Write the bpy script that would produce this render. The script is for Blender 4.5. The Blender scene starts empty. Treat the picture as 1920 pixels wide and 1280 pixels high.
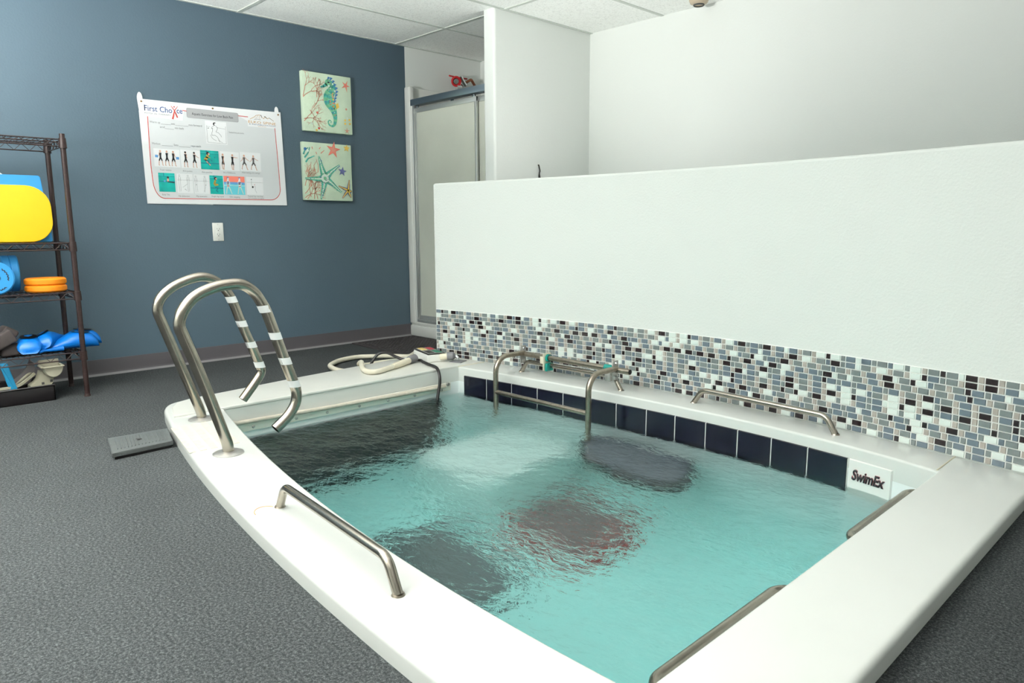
import bpy, bmesh, math, random
from mathutils import Vector, Matrix, noise
random.seed(7)
scene = bpy.context.scene
COL = scene.collection
PI = math.pi

# ------------------------------------------------------------------ materials
def srgb(r, g, b):
    f = lambda c: (c / 255 / 12.92) if c / 255 <= 0.04045 else ((c / 255 + 0.055) / 1.055) ** 2.4
    return (f(r), f(g), f(b), 1.0)

def mat(name, col, rough=0.5, metal=0.0, spec=0.5, noise_scale=None, noise_amt=0.15, bump=0.0, bump_scale=80.0,
        emit=None, trans=0.0, ior=1.45, detail=4.0, coord='Object', bump_dist=0.01):
    m = bpy.data.materials.new(name); m.use_nodes = True
    nt = m.node_tree; b = nt.nodes['Principled BSDF']
    b.inputs['Base Color'].default_value = col
    b.inputs['Roughness'].default_value = rough
    b.inputs['Metallic'].default_value = metal
    b.inputs['Specular IOR Level'].default_value = spec
    b.inputs['IOR'].default_value = ior
    b.inputs['Transmission Weight'].default_value = trans
    if emit:
        b.inputs['Emission Color'].default_value = emit[0]
        b.inputs['Emission Strength'].default_value = emit[1]
    tc = None
    if noise_scale or bump:
        tc = nt.nodes.new('ShaderNodeTexCoord')
    if noise_scale:
        n = nt.nodes.new('ShaderNodeTexNoise'); n.inputs['Scale'].default_value = noise_scale
        n.inputs['Detail'].default_value = detail
        nt.links.new(tc.outputs[coord], n.inputs['Vector'])
        r = nt.nodes.new('ShaderNodeValToRGB')
        r.color_ramp.elements[0].position = 0.3; r.color_ramp.elements[1].position = 0.7
        r.color_ramp.elements[0].color = tuple(c * (1 - noise_amt) for c in col[:3]) + (1,)
        r.color_ramp.elements[1].color = tuple(min(1, c * (1 + noise_amt)) for c in col[:3]) + (1,)
        nt.links.new(n.outputs['Fac'], r.inputs['Fac'])
        nt.links.new(r.outputs['Color'], b.inputs['Base Color'])
    if bump:
        n2 = nt.nodes.new('ShaderNodeTexNoise'); n2.inputs['Scale'].default_value = bump_scale
        n2.inputs['Detail'].default_value = 3
        nt.links.new(tc.outputs[coord], n2.inputs['Vector'])
        bp = nt.nodes.new('ShaderNodeBump'); bp.inputs['Strength'].default_value = bump
        bp.inputs['Distance'].default_value = bump_dist
        nt.links.new(n2.outputs['Fac'], bp.inputs['Height'])
        nt.links.new(bp.outputs['Normal'], b.inputs['Normal'])
    return m

LAMP = 0.5; FILL_UPLIGHT = 250.0
M = {}
M['blue_wall'] = mat('blue_wall_paint', srgb(70, 88, 100), 0.5, noise_scale=2, noise_amt=0.03, bump=0.25, bump_scale=90, bump_dist=0.004)
M['white_wall'] = mat('white_wall_paint', srgb(219, 223, 220), 0.6, bump=0.2, bump_scale=90, bump_dist=0.003)
M['half_wall'] = mat('half_wall_paint', srgb(222, 226, 222), 0.55, bump=0.3, bump_scale=110, bump_dist=0.004)
M['fiberglass'] = mat('white_gelcoat', srgb(214, 216, 212), 0.22, noise_scale=3, noise_amt=0.015)
M['coping'] = mat('worn_gelcoat', srgb(214, 214, 208), 0.3, noise_scale=5, noise_amt=0.03)
M['basin'] = mat('basin_gelcoat', srgb(246, 250, 250), 0.35)
M['baseboard'] = mat('taupe_rubber', srgb(66, 63, 67), 0.5)
M['baseboard_lip'] = mat('pale_lip', srgb(112, 110, 112), 0.5)
M['steel'] = mat('brushed_steel', srgb(160, 153, 142), 0.21, metal=1.0, noise_scale=30, noise_amt=0.08)
M['steel_worn'] = mat('worn_steel', srgb(152, 143, 130), 0.3, metal=1.0, noise_scale=60, noise_amt=0.18)
M['flange'] = mat('cast_flange', srgb(190, 188, 184), 0.4, metal=0.8, noise_scale=40, noise_amt=0.12)
M['chrome'] = mat('chrome', srgb(220, 222, 224), 0.08, metal=1.0)
M['alu'] = mat('satin_aluminium', srgb(150, 165, 176), 0.3, metal=0.9)
M['alu_light'] = mat('pale_aluminium', srgb(205, 208, 206), 0.3, metal=0.7)
M['tape'] = mat('white_tape', srgb(245, 245, 245), 0.45)
M['navy'] = mat('navy_glazed_tile', srgb(15, 17, 29), 0.16, noise_scale=25, noise_amt=0.2)
M['grout'] = mat('white_grout', srgb(225, 226, 222), 0.7)
M['mosaic_grout'] = mat('bright_grout', srgb(240, 242, 238), 0.7)
M['black'] = mat('black_plastic', srgb(22, 20, 21), 0.45)
M['rubber'] = mat('black_rubber', srgb(34, 30, 31), 0.75, bump=0.4, bump_scale=120)
M['hose'] = mat('ivory_hose', srgb(214, 208, 190), 0.5, noise_scale=30, noise_amt=0.06)
M['ivory'] = mat('ivory_plastic', srgb(226, 218, 196), 0.45, noise_scale=12, noise_amt=0.06)
M['grey_plastic'] = mat('grey_plastic', srgb(104, 104, 108), 0.45)
M['lid'] = mat('grey_lid', srgb(68, 72, 72), 0.55, noise_scale=30, noise_amt=0.1, bump=0.3, bump_scale=200)
M['rod'] = mat('beige_rod', srgb(196, 188, 174), 0.45, noise_scale=40, noise_amt=0.1)
M['cream'] = mat('cream_strip', srgb(244, 240, 228), 0.5)
M['white_plastic'] = mat('white_plastic', srgb(238, 238, 234), 0.4)
M['red'] = mat('red_enamel', srgb(190, 40, 44), 0.4)
M['copper'] = mat('copper_tube', srgb(150, 96, 72), 0.35, metal=0.7)
M['teal'] = mat('teal_plastic', srgb(0, 122, 112), 0.45)
M['yellow_btn'] = mat('yellow_button', srgb(214, 190, 120), 0.5)
M['red_btn'] = mat('red_button', srgb(168, 62, 70), 0.5)
M['green_btn'] = mat('green_button', srgb(30, 110, 88), 0.5)
M['silver_btn'] = mat('silver_face', srgb(140, 140, 138), 0.4)
M['bronze'] = mat('dark_bronze_wire', srgb(40, 28, 27), 0.32, metal=0.2, noise_scale=60, noise_amt=0.25)
M['yellow'] = mat('yellow_foam', srgb(218, 180, 6), 0.6, noise_scale=6, noise_amt=0.04)
M['blue_foam'] = mat('blue_foam', srgb(42, 134, 196), 0.6, noise_scale=8, noise_amt=0.05)
M['sky_foam'] = mat('sky_blue_foam', srgb(66, 150, 206), 0.6, noise_scale=8, noise_amt=0.05)
M['fin_blue'] = mat('blue_fin_rubber', srgb(2, 100, 184), 0.35)
M['fin_dark'] = mat('dark_fin_rubber', srgb(40, 40, 46), 0.6)
M['orange'] = mat('orange_foam', srgb(244, 140, 16), 0.6, noise_scale=20, noise_amt=0.06)
M['block'] = mat('charcoal_foam', srgb(54, 48, 47), 0.85, noise_scale=40, noise_amt=0.12)
M['bin'] = mat('black_bin', srgb(16, 13, 15), 0.4)
M['beige_dev'] = mat('beige_moulded_plastic', srgb(160, 156, 138), 0.5, noise_scale=18, noise_amt=0.08)
M['grey_paddle'] = mat('grey_paddle', srgb(88, 84, 85), 0.6)
M['cyan_foam'] = mat('teal_blue_foam', srgb(8, 112, 150), 0.6)
M['pad_grey'] = mat('charcoal_pad', srgb(160, 108, 112), 0.7, noise_scale=30, noise_amt=0.1)
M['pad_slate'] = mat('slate_pad', srgb(104, 108, 120), 0.7, noise_scale=30, noise_amt=0.1)
M['pad_cool'] = mat('cool_grey_pad', srgb(140, 116, 121), 0.7, noise_scale=30, noise_amt=0.1)
M['pad_red'] = mat('dark_red_edge', srgb(206, 58, 56), 0.6)
M['pad_white'] = mat('white_step', srgb(250, 252, 250), 0.4)
M['shade'] = mat('opaque_tan', srgb(186, 172, 150), 0.5)
M['ink'] = mat('black_ink', srgb(30, 30, 34), 0.6)
M['ink_grey'] = mat('grey_ink', srgb(128, 130, 134), 0.6)
M['ink_blue'] = mat('blue_ink', srgb(48, 78, 134), 0.6)
M['ink_red'] = mat('red_ink', srgb(196, 62, 56), 0.6)
M['ink_gold'] = mat('gold_ink', srgb(196, 150, 84), 0.6)
M['paper'] = mat('white_paper', srgb(240, 241, 244), 0.45)
M['paper_grey'] = mat('pale_grey_print', srgb(218, 221, 224), 0.45)
M['banner'] = mat('grey_banner_print', srgb(172, 173, 176), 0.45)
M['print_teal'] = mat('teal_print', srgb(0, 158, 150), 0.5, noise_scale=18, noise_amt=0.25)
M['print_dteal'] = mat('dark_teal_print', srgb(20, 112, 128), 0.5)
M['print_coral'] = mat('coral_print', srgb(238, 128, 110), 0.5)
M['print_cyan'] = mat('cyan_print', srgb(104, 200, 216), 0.5)
M['print_skin'] = mat('skin_print', srgb(206, 160, 140), 0.5)
M['print_olive'] = mat('olive_print', srgb(170, 150, 70), 0.5)
M['print_blue'] = mat('blue_print', srgb(96, 150, 204), 0.5)
M['brass'] = mat('brass_tack', srgb(150, 116, 70), 0.35, metal=0.8)
M['canvas'] = mat('seafoam_canvas', srgb(206, 224, 200), 0.7, noise_scale=5, noise_amt=0.12, bump=0.2, bump_scale=300)
M['a_coral'] = mat('paint_coral', srgb(206, 146, 124), 0.7)
M['a_red'] = mat('paint_red', srgb(218, 120, 104), 0.7)
M['a_teal'] = mat('paint_teal', srgb(70, 160, 148), 0.7, noise_scale=60, noise_amt=0.35)
M['a_green'] = mat('paint_green', srgb(112, 178, 140), 0.7, noise_scale=60, noise_amt=0.3)
M['a_blue'] = mat('paint_blue', srgb(62, 116, 168), 0.7)
M['a_yellow'] = mat('paint_yellow', srgb(226, 190, 90), 0.7)
M['a_indigo'] = mat('paint_indigo', srgb(96, 104, 150), 0.7)
M['a_pale'] = mat('paint_pale', srgb(216, 232, 220), 0.7)
M['slot'] = mat('dark_slot', srgb(40, 40, 40), 0.6)
M['stain'] = mat('rust_stain', srgb(222, 150, 84), 0.6)
M['strip'] = mat('worn_grip_strip', srgb(205, 200, 180), 0.7, noise_scale=50, noise_amt=0.08)
M['caulk'] = mat('yellowed_caulk', srgb(205, 198, 176), 0.6)
M['letter_red'] = mat('dark_red_letter_side', srgb(128, 18, 44), 0.4)
M['ceil_bar'] = mat('ceiling_bar_white', srgb(196, 202, 196), 0.5)
M['lamp'] = mat('lamp_diffuser', srgb(255, 255, 255), 0.5, emit=((1.0, 0.985, 0.945, 1), LAMP))
MT = [mat('mosaic_slate', srgb(94, 106, 115), 0.12), mat('mosaic_grey', srgb(108, 116, 116), 0.12),
      mat('mosaic_dark', srgb(34, 26, 28), 0.12), mat('mosaic_white', srgb(222, 232, 226), 0.12),
      mat('mosaic_taupe', srgb(160, 154, 146), 0.35)]

def carpet():
    m = bpy.data.materials.new('grey_carpet'); m.use_nodes = True; nt = m.node_tree
    b = nt.nodes['Principled BSDF']; b.inputs['Roughness'].default_value = 0.95; b.inputs['Specular IOR Level'].default_value = 0.1
    tc = nt.nodes.new('ShaderNodeTexCoord')
    n = nt.nodes.new('ShaderNodeTexNoise'); n.inputs['Scale'].default_value = 140; n.inputs['Detail'].default_value = 8; n.inputs['Roughness'].default_value = 0.95
    n3 = nt.nodes.new('ShaderNodeTexNoise'); n3.inputs['Scale'].default_value = 4; n3.inputs['Detail'].default_value = 2
    nt.links.new(tc.outputs['Object'], n.inputs['Vector']); nt.links.new(tc.outputs['Object'], n3.inputs['Vector'])
    r = nt.nodes.new('ShaderNodeValToRGB')
    e = r.color_ramp.elements
    e[0].position = 0.36; e[0].color = srgb(16, 18, 18); e[1].position = 0.64; e[1].color = srgb(106, 110, 111)
    x = e.new(0.5); x.color = srgb(46, 49, 50)
    nt.links.new(n.outputs['Fac'], r.inputs['Fac'])
    mx = nt.nodes.new('ShaderNodeMixRGB'); mx.blend_type = 'MULTIPLY'; mx.inputs['Fac'].default_value = 0.25
    nt.links.new(r.outputs['Color'], mx.inputs['Color1']); nt.links.new(n3.outputs['Fac'], mx.inputs['Color2'])
    nt.links.new(mx.outputs['Color'], b.inputs['Base Color'])
    bp = nt.nodes.new('ShaderNodeBump'); bp.inputs['Strength'].default_value = 0.15; bp.inputs['Distance'].default_value = 0.003
    nt.links.new(n.outputs['Fac'], bp.inputs['Height']); nt.links.new(bp.outputs['Normal'], b.inputs['Normal'])
    return m
M['carpet'] = carpet()

def ceiling_tile():
    m = mat('ceiling_tile', srgb(232, 233, 229), 0.9, bump=0.4, bump_scale=160)
    nt = m.node_tree; b = nt.nodes['Principled BSDF']
    tc = nt.nodes.new('ShaderNodeTexCoord'); n = nt.nodes.new('ShaderNodeTexNoise'); n.inputs['Scale'].default_value = 90
    n.inputs['Detail'].default_value = 5
    r = nt.nodes.new('ShaderNodeValToRGB'); e = r.color_ramp.elements
    e[0].position = 0.3; e[0].color = srgb(226, 229, 226); e[1].position = 0.5; e[1].color = srgb(246, 249, 246)
    nt.links.new(tc.outputs['Object'], n.inputs['Vector']); nt.links.new(n.outputs['Fac'], r.inputs['Fac'])
    nt.links.new(r.outputs['Color'], b.inputs['Base Color'])
    return m
M['ceiling'] = ceiling_tile()

def water_mat():
    m = bpy.data.materials.new('pool_water_surface'); m.use_nodes = True; nt = m.node_tree
    b = nt.nodes['Principled BSDF']
    b.inputs['Base Color'].default_value = (1, 1, 1, 1); b.inputs['Roughness'].default_value = 0.0
    b.inputs['IOR'].default_value = 1.33; b.inputs['Transmission Weight'].default_value = 1.0
    tc = nt.nodes.new('ShaderNodeTexCoord'); mp = nt.nodes.new('ShaderNodeMapping')
    mp.inputs['Rotation'].default_value = (0, 0, 0.5); mp.inputs['Scale'].default_value = (1.0, 1.9, 1)
    n = nt.nodes.new('ShaderNodeTexNoise'); n.inputs['Scale'].default_value = 26; n.inputs['Detail'].default_value = 4
    n.inputs['Distortion'].default_value = 0.8
    nt.links.new(tc.outputs['Object'], mp.inputs['Vector']); nt.links.new(mp.outputs['Vector'], n.inputs['Vector'])
    bp = nt.nodes.new('ShaderNodeBump'); bp.inputs['Strength'].default_value = 0.31; bp.inputs['Distance'].default_value = 0.02
    nt.links.new(n.outputs['Fac'], bp.inputs['Height']); nt.links.new(bp.outputs['Normal'], b.inputs['Normal'])
    va = nt.nodes.new('ShaderNodeVolumeAbsorption')
    va.inputs['Color'].default_value = (0.12, 0.90, 0.87, 1); va.inputs['Density'].default_value = 0.46
    nt.links.new(va.outputs['Volume'], nt.nodes['Material Output'].inputs['Volume'])
    return m
M['water'] = water_mat()

def frosted():
    m = mat('frosted_glass', srgb(232, 235, 224), 0.6, trans=0.35, ior=1.2, noise_scale=1.5, noise_amt=0.08, bump=0.15, bump_scale=250)
    return m
M['frosted'] = frosted()

# ------------------------------------------------------------------ object helpers
def link_mesh(name, bm, mats, parent=None, smooth=35):
    me = bpy.data.meshes.new(name)
    bmesh.ops.recalc_face_normals(bm, faces=bm.faces[:]) if smooth != 'keep' else None
    bm.to_mesh(me); bm.free()
    for m in (mats if isinstance(mats, (list, tuple)) else [mats]):
        me.materials.append(M[m] if isinstance(m, str) else m)
    if smooth and smooth != 'keep':
        me.shade_smooth(); me.set_sharp_from_angle(angle=math.radians(smooth))
    elif smooth == 'keep':
        me.shade_smooth(); me.set_sharp_from_angle(angle=math.radians(50))
    o = bpy.data.objects.new(name, me); COL.objects.link(o)
    if parent: o.parent = parent
    return o

def thing(name, label, cat, group=None, loc=(0, 0, 0), rot=(0, 0, 0)):
    o = bpy.data.objects.new(name, None); COL.objects.link(o)
    o.empty_display_size = 0.05; o.location = loc; o.rotation_euler = rot
    return tag(o, label, cat, group)

def tag(o, label, cat, group=None, kind=None):
    o['label'] = label; o['category'] = cat
    if group: o['group'] = group
    if kind: o['kind'] = kind
    return o

def struct(o, label=None, cat=None):
    o['kind'] = 'structure'
    if label: o['label'] = label
    if cat: o['category'] = cat
    return o

def NB(): return bmesh.new()

def add_box(bm, lo, hi, bevel=0.0, seg=2, mi=0, mtx=None):
    lo, hi = Vector(lo), Vector(hi); c = (lo + hi) / 2; s = hi - lo
    r = bmesh.ops.create_cube(bm, size=1.0, matrix=Matrix.Translation(c) @ Matrix.Diagonal((s.x, s.y, s.z, 1)))
    vs = r['verts']
    fs = list({f for v in vs for f in v.link_faces})
    for f in fs: f.material_index = mi
    if bevel > 0:
        es = list({e for v in vs for e in v.link_edges})
        rr = bmesh.ops.bevel(bm, geom=es, offset=bevel, segments=seg, profile=0.5, affect='EDGES')
        for f in rr['faces']: f.material_index = mi
        vs = list({v for f in rr['faces'] for v in f.verts} | {v for v in vs if v.is_valid})
    if mtx is not None:
        bmesh.ops.transform(bm, matrix=mtx, verts=[v for v in vs if v.is_valid])
    return vs

def smooth_path(ctrl, n=6):
    P = [Vector(p) for p in ctrl]; out = []
    for i in range(len(P) - 1):
        p0 = P[max(i - 1, 0)]; p1 = P[i]; p2 = P[i + 1]; p3 = P[min(i + 2, len(P) - 1)]
        for k in range(n):
            t = k / n
            out.append(0.5 * ((2 * p1) + (p2 - p0) * t + (2 * p0 - 5 * p1 + 4 * p2 - p3) * t * t + (3 * p1 - p0 - 3 * p2 + p3) * t ** 3))
    out.append(P[-1]); return out

def fillet_path(ctrl, rad, n=8):
    P = [Vector(p) for p in ctrl]; out = [P[0]]
    for i in range(1, len(P) - 1):
        a, b, c = P[i - 1], P[i], P[i + 1]
        u = (a - b).normalized(); v = (c - b).normalized()
        ang = u.angle(v); r = rad if not isinstance(rad, (list, tuple)) else rad[i - 1]
        t = r / math.tan(ang / 2); t = min(t, (a - b).length * 0.49, (c - b).length * 0.49); r = t * math.tan(ang / 2)
        h = (u + v).normalized(); cen = b + h * (r / math.sin(ang / 2))
        s = b + u * t - cen; e = b + v * t - cen
        tot = s.angle(e); ax = s.cross(e)
        if ax.length < 1e-9: out.append(b); continue
        ax.normalize()
        for k in range(n + 1):
            out.append(cen + Matrix.Rotation(tot * k / n, 3, ax) @ s)
    out.append(P[-1]); return out

def add_tube(bm, path, r, seg=14, mi=0, caps=True, hollow=False, closed=False):
    P = [Vector(p) for p in path]; n = len(P); rings = []
    rr = r if isinstance(r, (list, tuple)) else [r] * n
    up = None
    for i in range(n):
        if closed: t = (P[(i + 1) % n] - P[i - 1]).normalized()
        else: t = (P[min(i + 1, n - 1)] - P[max(i - 1, 0)]).normalized()
        if up is None:
            up = t.orthogonal().normalized()
        else:
            up = (up - t * up.dot(t)); up = up.normalized() if up.length > 1e-6 else t.orthogonal().normalized()
        sd = t.cross(up)
        rings.append([bm.verts.new(P[i] + (up * math.cos(2 * PI * k / seg) + sd * math.sin(2 * PI * k / seg)) * rr[i]) for k in range(seg)])
    for i in range(n if closed else n - 1):
        A, B = rings[i], rings[(i + 1) % n]
        for k in range(seg):
            f = bm.faces.new((A[k], A[(k + 1) % seg], B[(k + 1) % seg], B[k])); f.material_index = mi
    if caps and not closed:
        for ring, sgn in ((rings[0], 1), (rings[-1], -1)):
            if hollow:
                c = sum((v.co for v in ring), Vector()) / seg
                inn = [bm.verts.new(c + (v.co - c) * 0.82) for v in ring]
                d = (P[1] - P[0]).normalized() if sgn == 1 else (P[-2] - P[-1]).normalized()
                deep = [bm.verts.new(v.co + d * max(rr) * 1.5) for v in inn]
                for k in range(seg):
                    k2 = (k + 1) % seg
                    bm.faces.new((ring[k], ring[k2], inn[k2], inn[k])).material_index = mi
                    bm.faces.new((inn[k], inn[k2], deep[k2], deep[k])).material_index = mi
                bm.faces.new(deep).material_index = mi
            else:
                bm.faces.new(ring).material_index = mi
    return rings

def add_disc_lathe(bm, prof, mtx, seg=32, mi=0):
    """prof: list of (radius, height); spun round local z, placed by mtx."""
    rings = []
    for r, h in prof:
        if r < 1e-6: rings.append([bm.verts.new(mtx @ Vector((0, 0, h)))])
        else: rings.append([bm.verts.new(mtx @ Vector((r * math.cos(2 * PI * k / seg), r * math.sin(2 * PI * k / seg), h))) for k in range(seg)])
    for A, B in zip(rings, rings[1:]):
        for k in range(seg):
            k2 = (k + 1) % seg
            if len(A) == 1: f = bm.faces.new((A[0], B[k2], B[k]))
            elif len(B) == 1: f = bm.faces.new((A[k], A[k2], B[0]))
            else: f = bm.faces.new((A[k], A[k2], B[k2], B[k]))
            f.material_index = mi

def axis_mtx(p, d):
    d = Vector(d).normalized(); q = Vector((0, 0, 1)).rotation_difference(d)
    return Matrix.Translation(Vector(p)) @ q.to_matrix().to_4x4()

def offset_loop(L, d):
    """2-D closed CCW loop moved inward by d (negative: outward)."""
    n = len(L); out = []
    for i in range(n):
        p0, p1, p2 = L[i - 1], L[i], L[(i + 1) % n]
        a = Vector((p1[0] - p0[0], p1[1] - p0[1])); b = Vector((p2[0] - p1[0], p2[1] - p1[1]))
        if a.length < 1e-9: a = b
        if b.length < 1e-9: b = a
        a.normalize(); b.normalize()
        na = Vector((-a.y, a.x)); nb = Vector((-b.y, b.x)); m = na + nb
        if m.length < 1e-6: m = na
        m.normalize(); k = d / max(0.4, m.dot(na))
        out.append((p1[0] + m.x * k, p1[1] + m.y * k))
    return out

def ring_verts(bm, L, z): return [bm.verts.new((p[0], p[1], z)) for p in L]

def bridge(bm, A, B, mi=0):
    n = len(A)
    for k in range(n):
        f = bm.faces.new((A[k], A[(k + 1) % n], B[(k + 1) % n], B[k])); f.material_index = mi

def round_prof(r, n=5):
    return [(r * (1 - math.cos(PI / 2 * k / n)), r * math.sin(PI / 2 * k / n)) for k in range(n + 1)]

def loop_solid(bm, L, z0, z1, r=0.0, bottom=True, mi=0):
    rings = [ring_verts(bm, L, z0)]
    if r > 0:
        for d, h in round_prof(r): rings.append(ring_verts(bm, offset_loop(L, d), z1 - r + h))
    else: rings.append(ring_verts(bm, L, z1))
    for A, B in zip(rings, rings[1:]): bridge(bm, A, B, mi)
    bm.faces.new(rings[-1]).material_index = mi
    if bottom: bm.faces.new(list(reversed(rings[0]))).material_index = mi

def fill_between(bm, outer, inner):
    es = []
    for R in (outer, inner):
        for k in range(len(R)):
            e = bm.edges.get((R[k], R[(k + 1) % len(R)])) or bm.edges.new((R[k], R[(k + 1) % len(R)])); es.append(e)
    return bmesh.ops.triangle_fill(bm, use_beauty=True, use_dissolve=False, edges=es)

def rounded_rect(x0, y0, x1, y1, r, n=6):
    out = []
    for cx, cy, a in ((x1 - r, y0 + r, -PI / 2), (x1 - r, y1 - r, 0), (x0 + r, y1 - r, PI / 2), (x0 + r, y0 + r, PI)):
        for k in range(n + 1):
            t = a + PI / 2 * k / n; out.append((cx + r * math.cos(t), cy + r * math.sin(t)))
    return out

def text_verts(body, width, height, shear=0.0, extrude=0.0, bold=0.0, spacing=1.0):
    """mesh of a line of text scaled to width x cap height, origin at the baseline's left end"""
    cu = bpy.data.curves.new('txt', 'FONT'); cu.body = body; cu.size = 1.0; cu.shear = shear; cu.offset = bold
    cu.resolution_u = 3; cu.space_character = spacing
    ob = bpy.data.objects.new('txt', cu); COL.objects.link(ob)
    dg = bpy.context.evaluated_depsgraph_get(); dg.update()
    me = bpy.data.meshes.new_from_object(ob.evaluated_get(dg))
    bpy.data.objects.remove(ob); bpy.data.curves.remove(cu)
    xs = [v.co.x for v in me.vertices]
    x0, x1 = min(xs), max(xs)
    sx = width / (x1 - x0); sy = height / 0.72
    for v in me.vertices: v.co = Vector(((v.co.x - x0) * sx, v.co.y * sy, 0))
    return me

# ------------------------------------------------------------------ camera
cam = bpy.data.cameras.new('camera'); cam_o = bpy.data.objects.new('camera', cam); COL.objects.link(cam_o)
R0 = (0.69232174, 0.72157656, -0.00422761); R1 = (0.11078619, -0.11208023, -0.98750415); R2 = (-0.71303368, 0.68320223, -0.1575363)
cam_o.matrix_world = Matrix(((R0[0], -R1[0], -R2[0], 4.7767), (R0[1], -R1[1], -R2[1], 0.0), (R0[2], -R1[2], -R2[2], 0.8725), (0, 0, 0, 1)))
cam.sensor_width = 36; cam.lens = 36 * 1348.06 / 1920; cam.clip_start = 0.02
scene.camera = cam_o

# ------------------------------------------------------------------ plan curves
def poly(c, x):
    t = x - 2.8; v = 0.0
    for k in c: v = v * t + k
    return v
yL = lambda x: poly((0.00705, 0.05527, -0.1294, 1.03251), x)
yR = lambda x: poly((-0.00713, -0.02023, -0.06198, 0.02294, 2.78997), x)
yO = lambda x: poly((-0.00101, 0.04185, -0.11388, 0.80955), x)
def yW(x):
    if x > 4.3: return poly((0.00694, -0.00456, -0.0914, -0.00071, 3.01776), 4.3) - 0.19 * (x - 4.3)
    return poly((0.00694, -0.00456, -0.0914, -0.00071, 3.01776), x)
CEIL = 2.25; DECK = 0.05; WATER = -0.105; BOT = -1.005
XI0, XI1, XO1 = 1.53, 4.087, 4.345
WX0, WX1 = 1.11, 6.9
def lin(a, b, n): return [a + (b - a) * k / n for k in range(n + 1)]

inner = [(x, yL(x)) for x in lin(XI0, XI1, 40)] + [(x, yR(x)) for x in reversed(lin(1.515, XI1, 40))]
gap = 0.004
outer = []
corner = smooth_path([(1.205, 1.22, 0), (1.25, 1.125, 0), (1.33, 1.075, 0), (1.45, yO(1.45), 0)], 5)
outer += [(p.x, p.y) for p in corner]
outer += [(x, yO(x)) for x in lin(1.5, 4.26, 40)]
outer += [(4.31, 0.735), (4.337, 0.755), (XO1, 0.80)]
outer += [(XO1, y) for y in lin(0.9, yW(XO1) - gap, 10)]
outer += [(x, yW(x) - gap) for x in reversed(lin(1.12, XO1 - 0.05, 50))]
outer += [(1.01, 2.83), (1.015, 2.7), (1.05, 2.4), (1.085, 2.1), (1.12, 1.8), (1.165, 1.5)]

# ------------------------------------------------------------------ room shell
bm = NB()
hole = ring_verts(bm, offset_loop(outer, 0.03), 0.0)
room = [(0, -2.5), (1.9, -2.5), (3.8, -2.5), (5.6, -2.5), (7.5, -2.5), (7.5, 0), (7.5, 2), (7.5, 4.22), (5, 4.22), (2.5, 4.22), (0, 4.22), (0, 2.5), (0, 0.5)]
fill_between(bm, ring_verts(bm, room, 0.0), hole)
for f in bm.faces:
    if f.normal.z < 0: f.normal_flip()
struct(link_mesh('floor', bm, 'carpet', smooth='keep'))

bm = NB(); add_box(bm, (0, -2.5, CEIL), (7.5, 4.22, CEIL + 0.05))
ceil = struct(link_mesh('ceiling', bm, 'ceiling', smooth=0))
bm = NB()
for k in range(1, 13):
    x = 0.61 * k
    add_box(bm, (x - 0.012, -2.5, CEIL - 0.004), (x + 0.012, 4.22, CEIL + 0.001))
for k in range(-2, 2):
    y = 2.134 + 1.22 * k
    add_box(bm, (0, y - 0.012, CEIL - 0.005), (7.5, y + 0.012, CEIL + 0.001))
add_box(bm, (0, -2.5, CEIL - 0.004), (0.022, 4.22, CEIL + 0.001))
link_mesh('ceiling_grid', bm, 'ceil_bar', ceil, smooth=0)

bm = NB(); add_box(bm, (-0.1, -2.5, 0), (0, 3.44, CEIL)); struct(link_mesh('wall_left', bm, 'blue_wall', smooth=0))
bm = NB(); add_box(bm, (-0.1, 3.44, 0), (0, 4.32, CEIL)); struct(link_mesh('wall_shower', bm, 'white_wall', smooth=0))
bm = NB(); add_box(bm, (0, 4.22, 0), (7.5, 4.32, CEIL)); struct(link_mesh('wall_back', bm, 'white_wall', smooth=0))
bm = NB(); add_box(bm, (7.5, -2.6, 0), (7.6, 4.32, CEIL)); struct(link_mesh('wall_near', bm, 'white_wall', smooth=0))
bm = NB(); add_box(bm, (-0.1, -2.6, 0), (7.5, -2.5, CEIL)); struct(link_mesh('wall_front', bm, 'white_wall', smooth=0))
L = rounded_rect(1.098, 3.275, 1.206, 4.30, 0.018, 5); L = [(x, min(y, 4.22)) for x, y in L]
bm = NB(); loop_solid(bm, L, 0, CEIL); struct(link_mesh('wall_partition', bm, 'white_wall', smooth=40))

# curved half wall with its mosaic band
xs = lin(WX0, WX1, 90)
front = [(x, yW(x)) for x in xs]
back = [(x, yW(x) + 0.12) for x in reversed(xs)]
L = front + back
bm = NB(); loop_solid(bm, L, 0, 1.143, 0.014)
half = struct(link_mesh('wall_right', bm, 'half_wall', smooth=40))
bm = NB()
def nrm(x):
    d = (yW(x + 0.01) - yW(x - 0.01)) / 0.02; v = Vector((d, -1.0)); return v.normalized()
def quad3(pts, mi):
    f = bm.faces.new([bm.verts.new(p) for p in pts]); f.material_index = mi; return f
for a, b in zip(lin(1.115, 4.95, 60), lin(1.115, 4.95, 60)[1:]):       # grout bed
    na, nb = nrm(a) * 0.003, nrm(b) * 0.003
    quad3([(a + na.x, yW(a) + na.y, 0.0505), (b + nb.x, yW(b) + nb.y, 0.0505), (b + nb.x, yW(b) + nb.y, 0.352), (a + na.x, yW(a) + na.y, 0.352)], 5)
    quad3([(a + na.x, yW(a) + na.y, 0.352), (b + nb.x, yW(b) + nb.y, 0.352), (b, yW(b), 0.353), (a, yW(a), 0.353)], 5)
PITCH = 0.0252
rr = random.Random(3)
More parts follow.
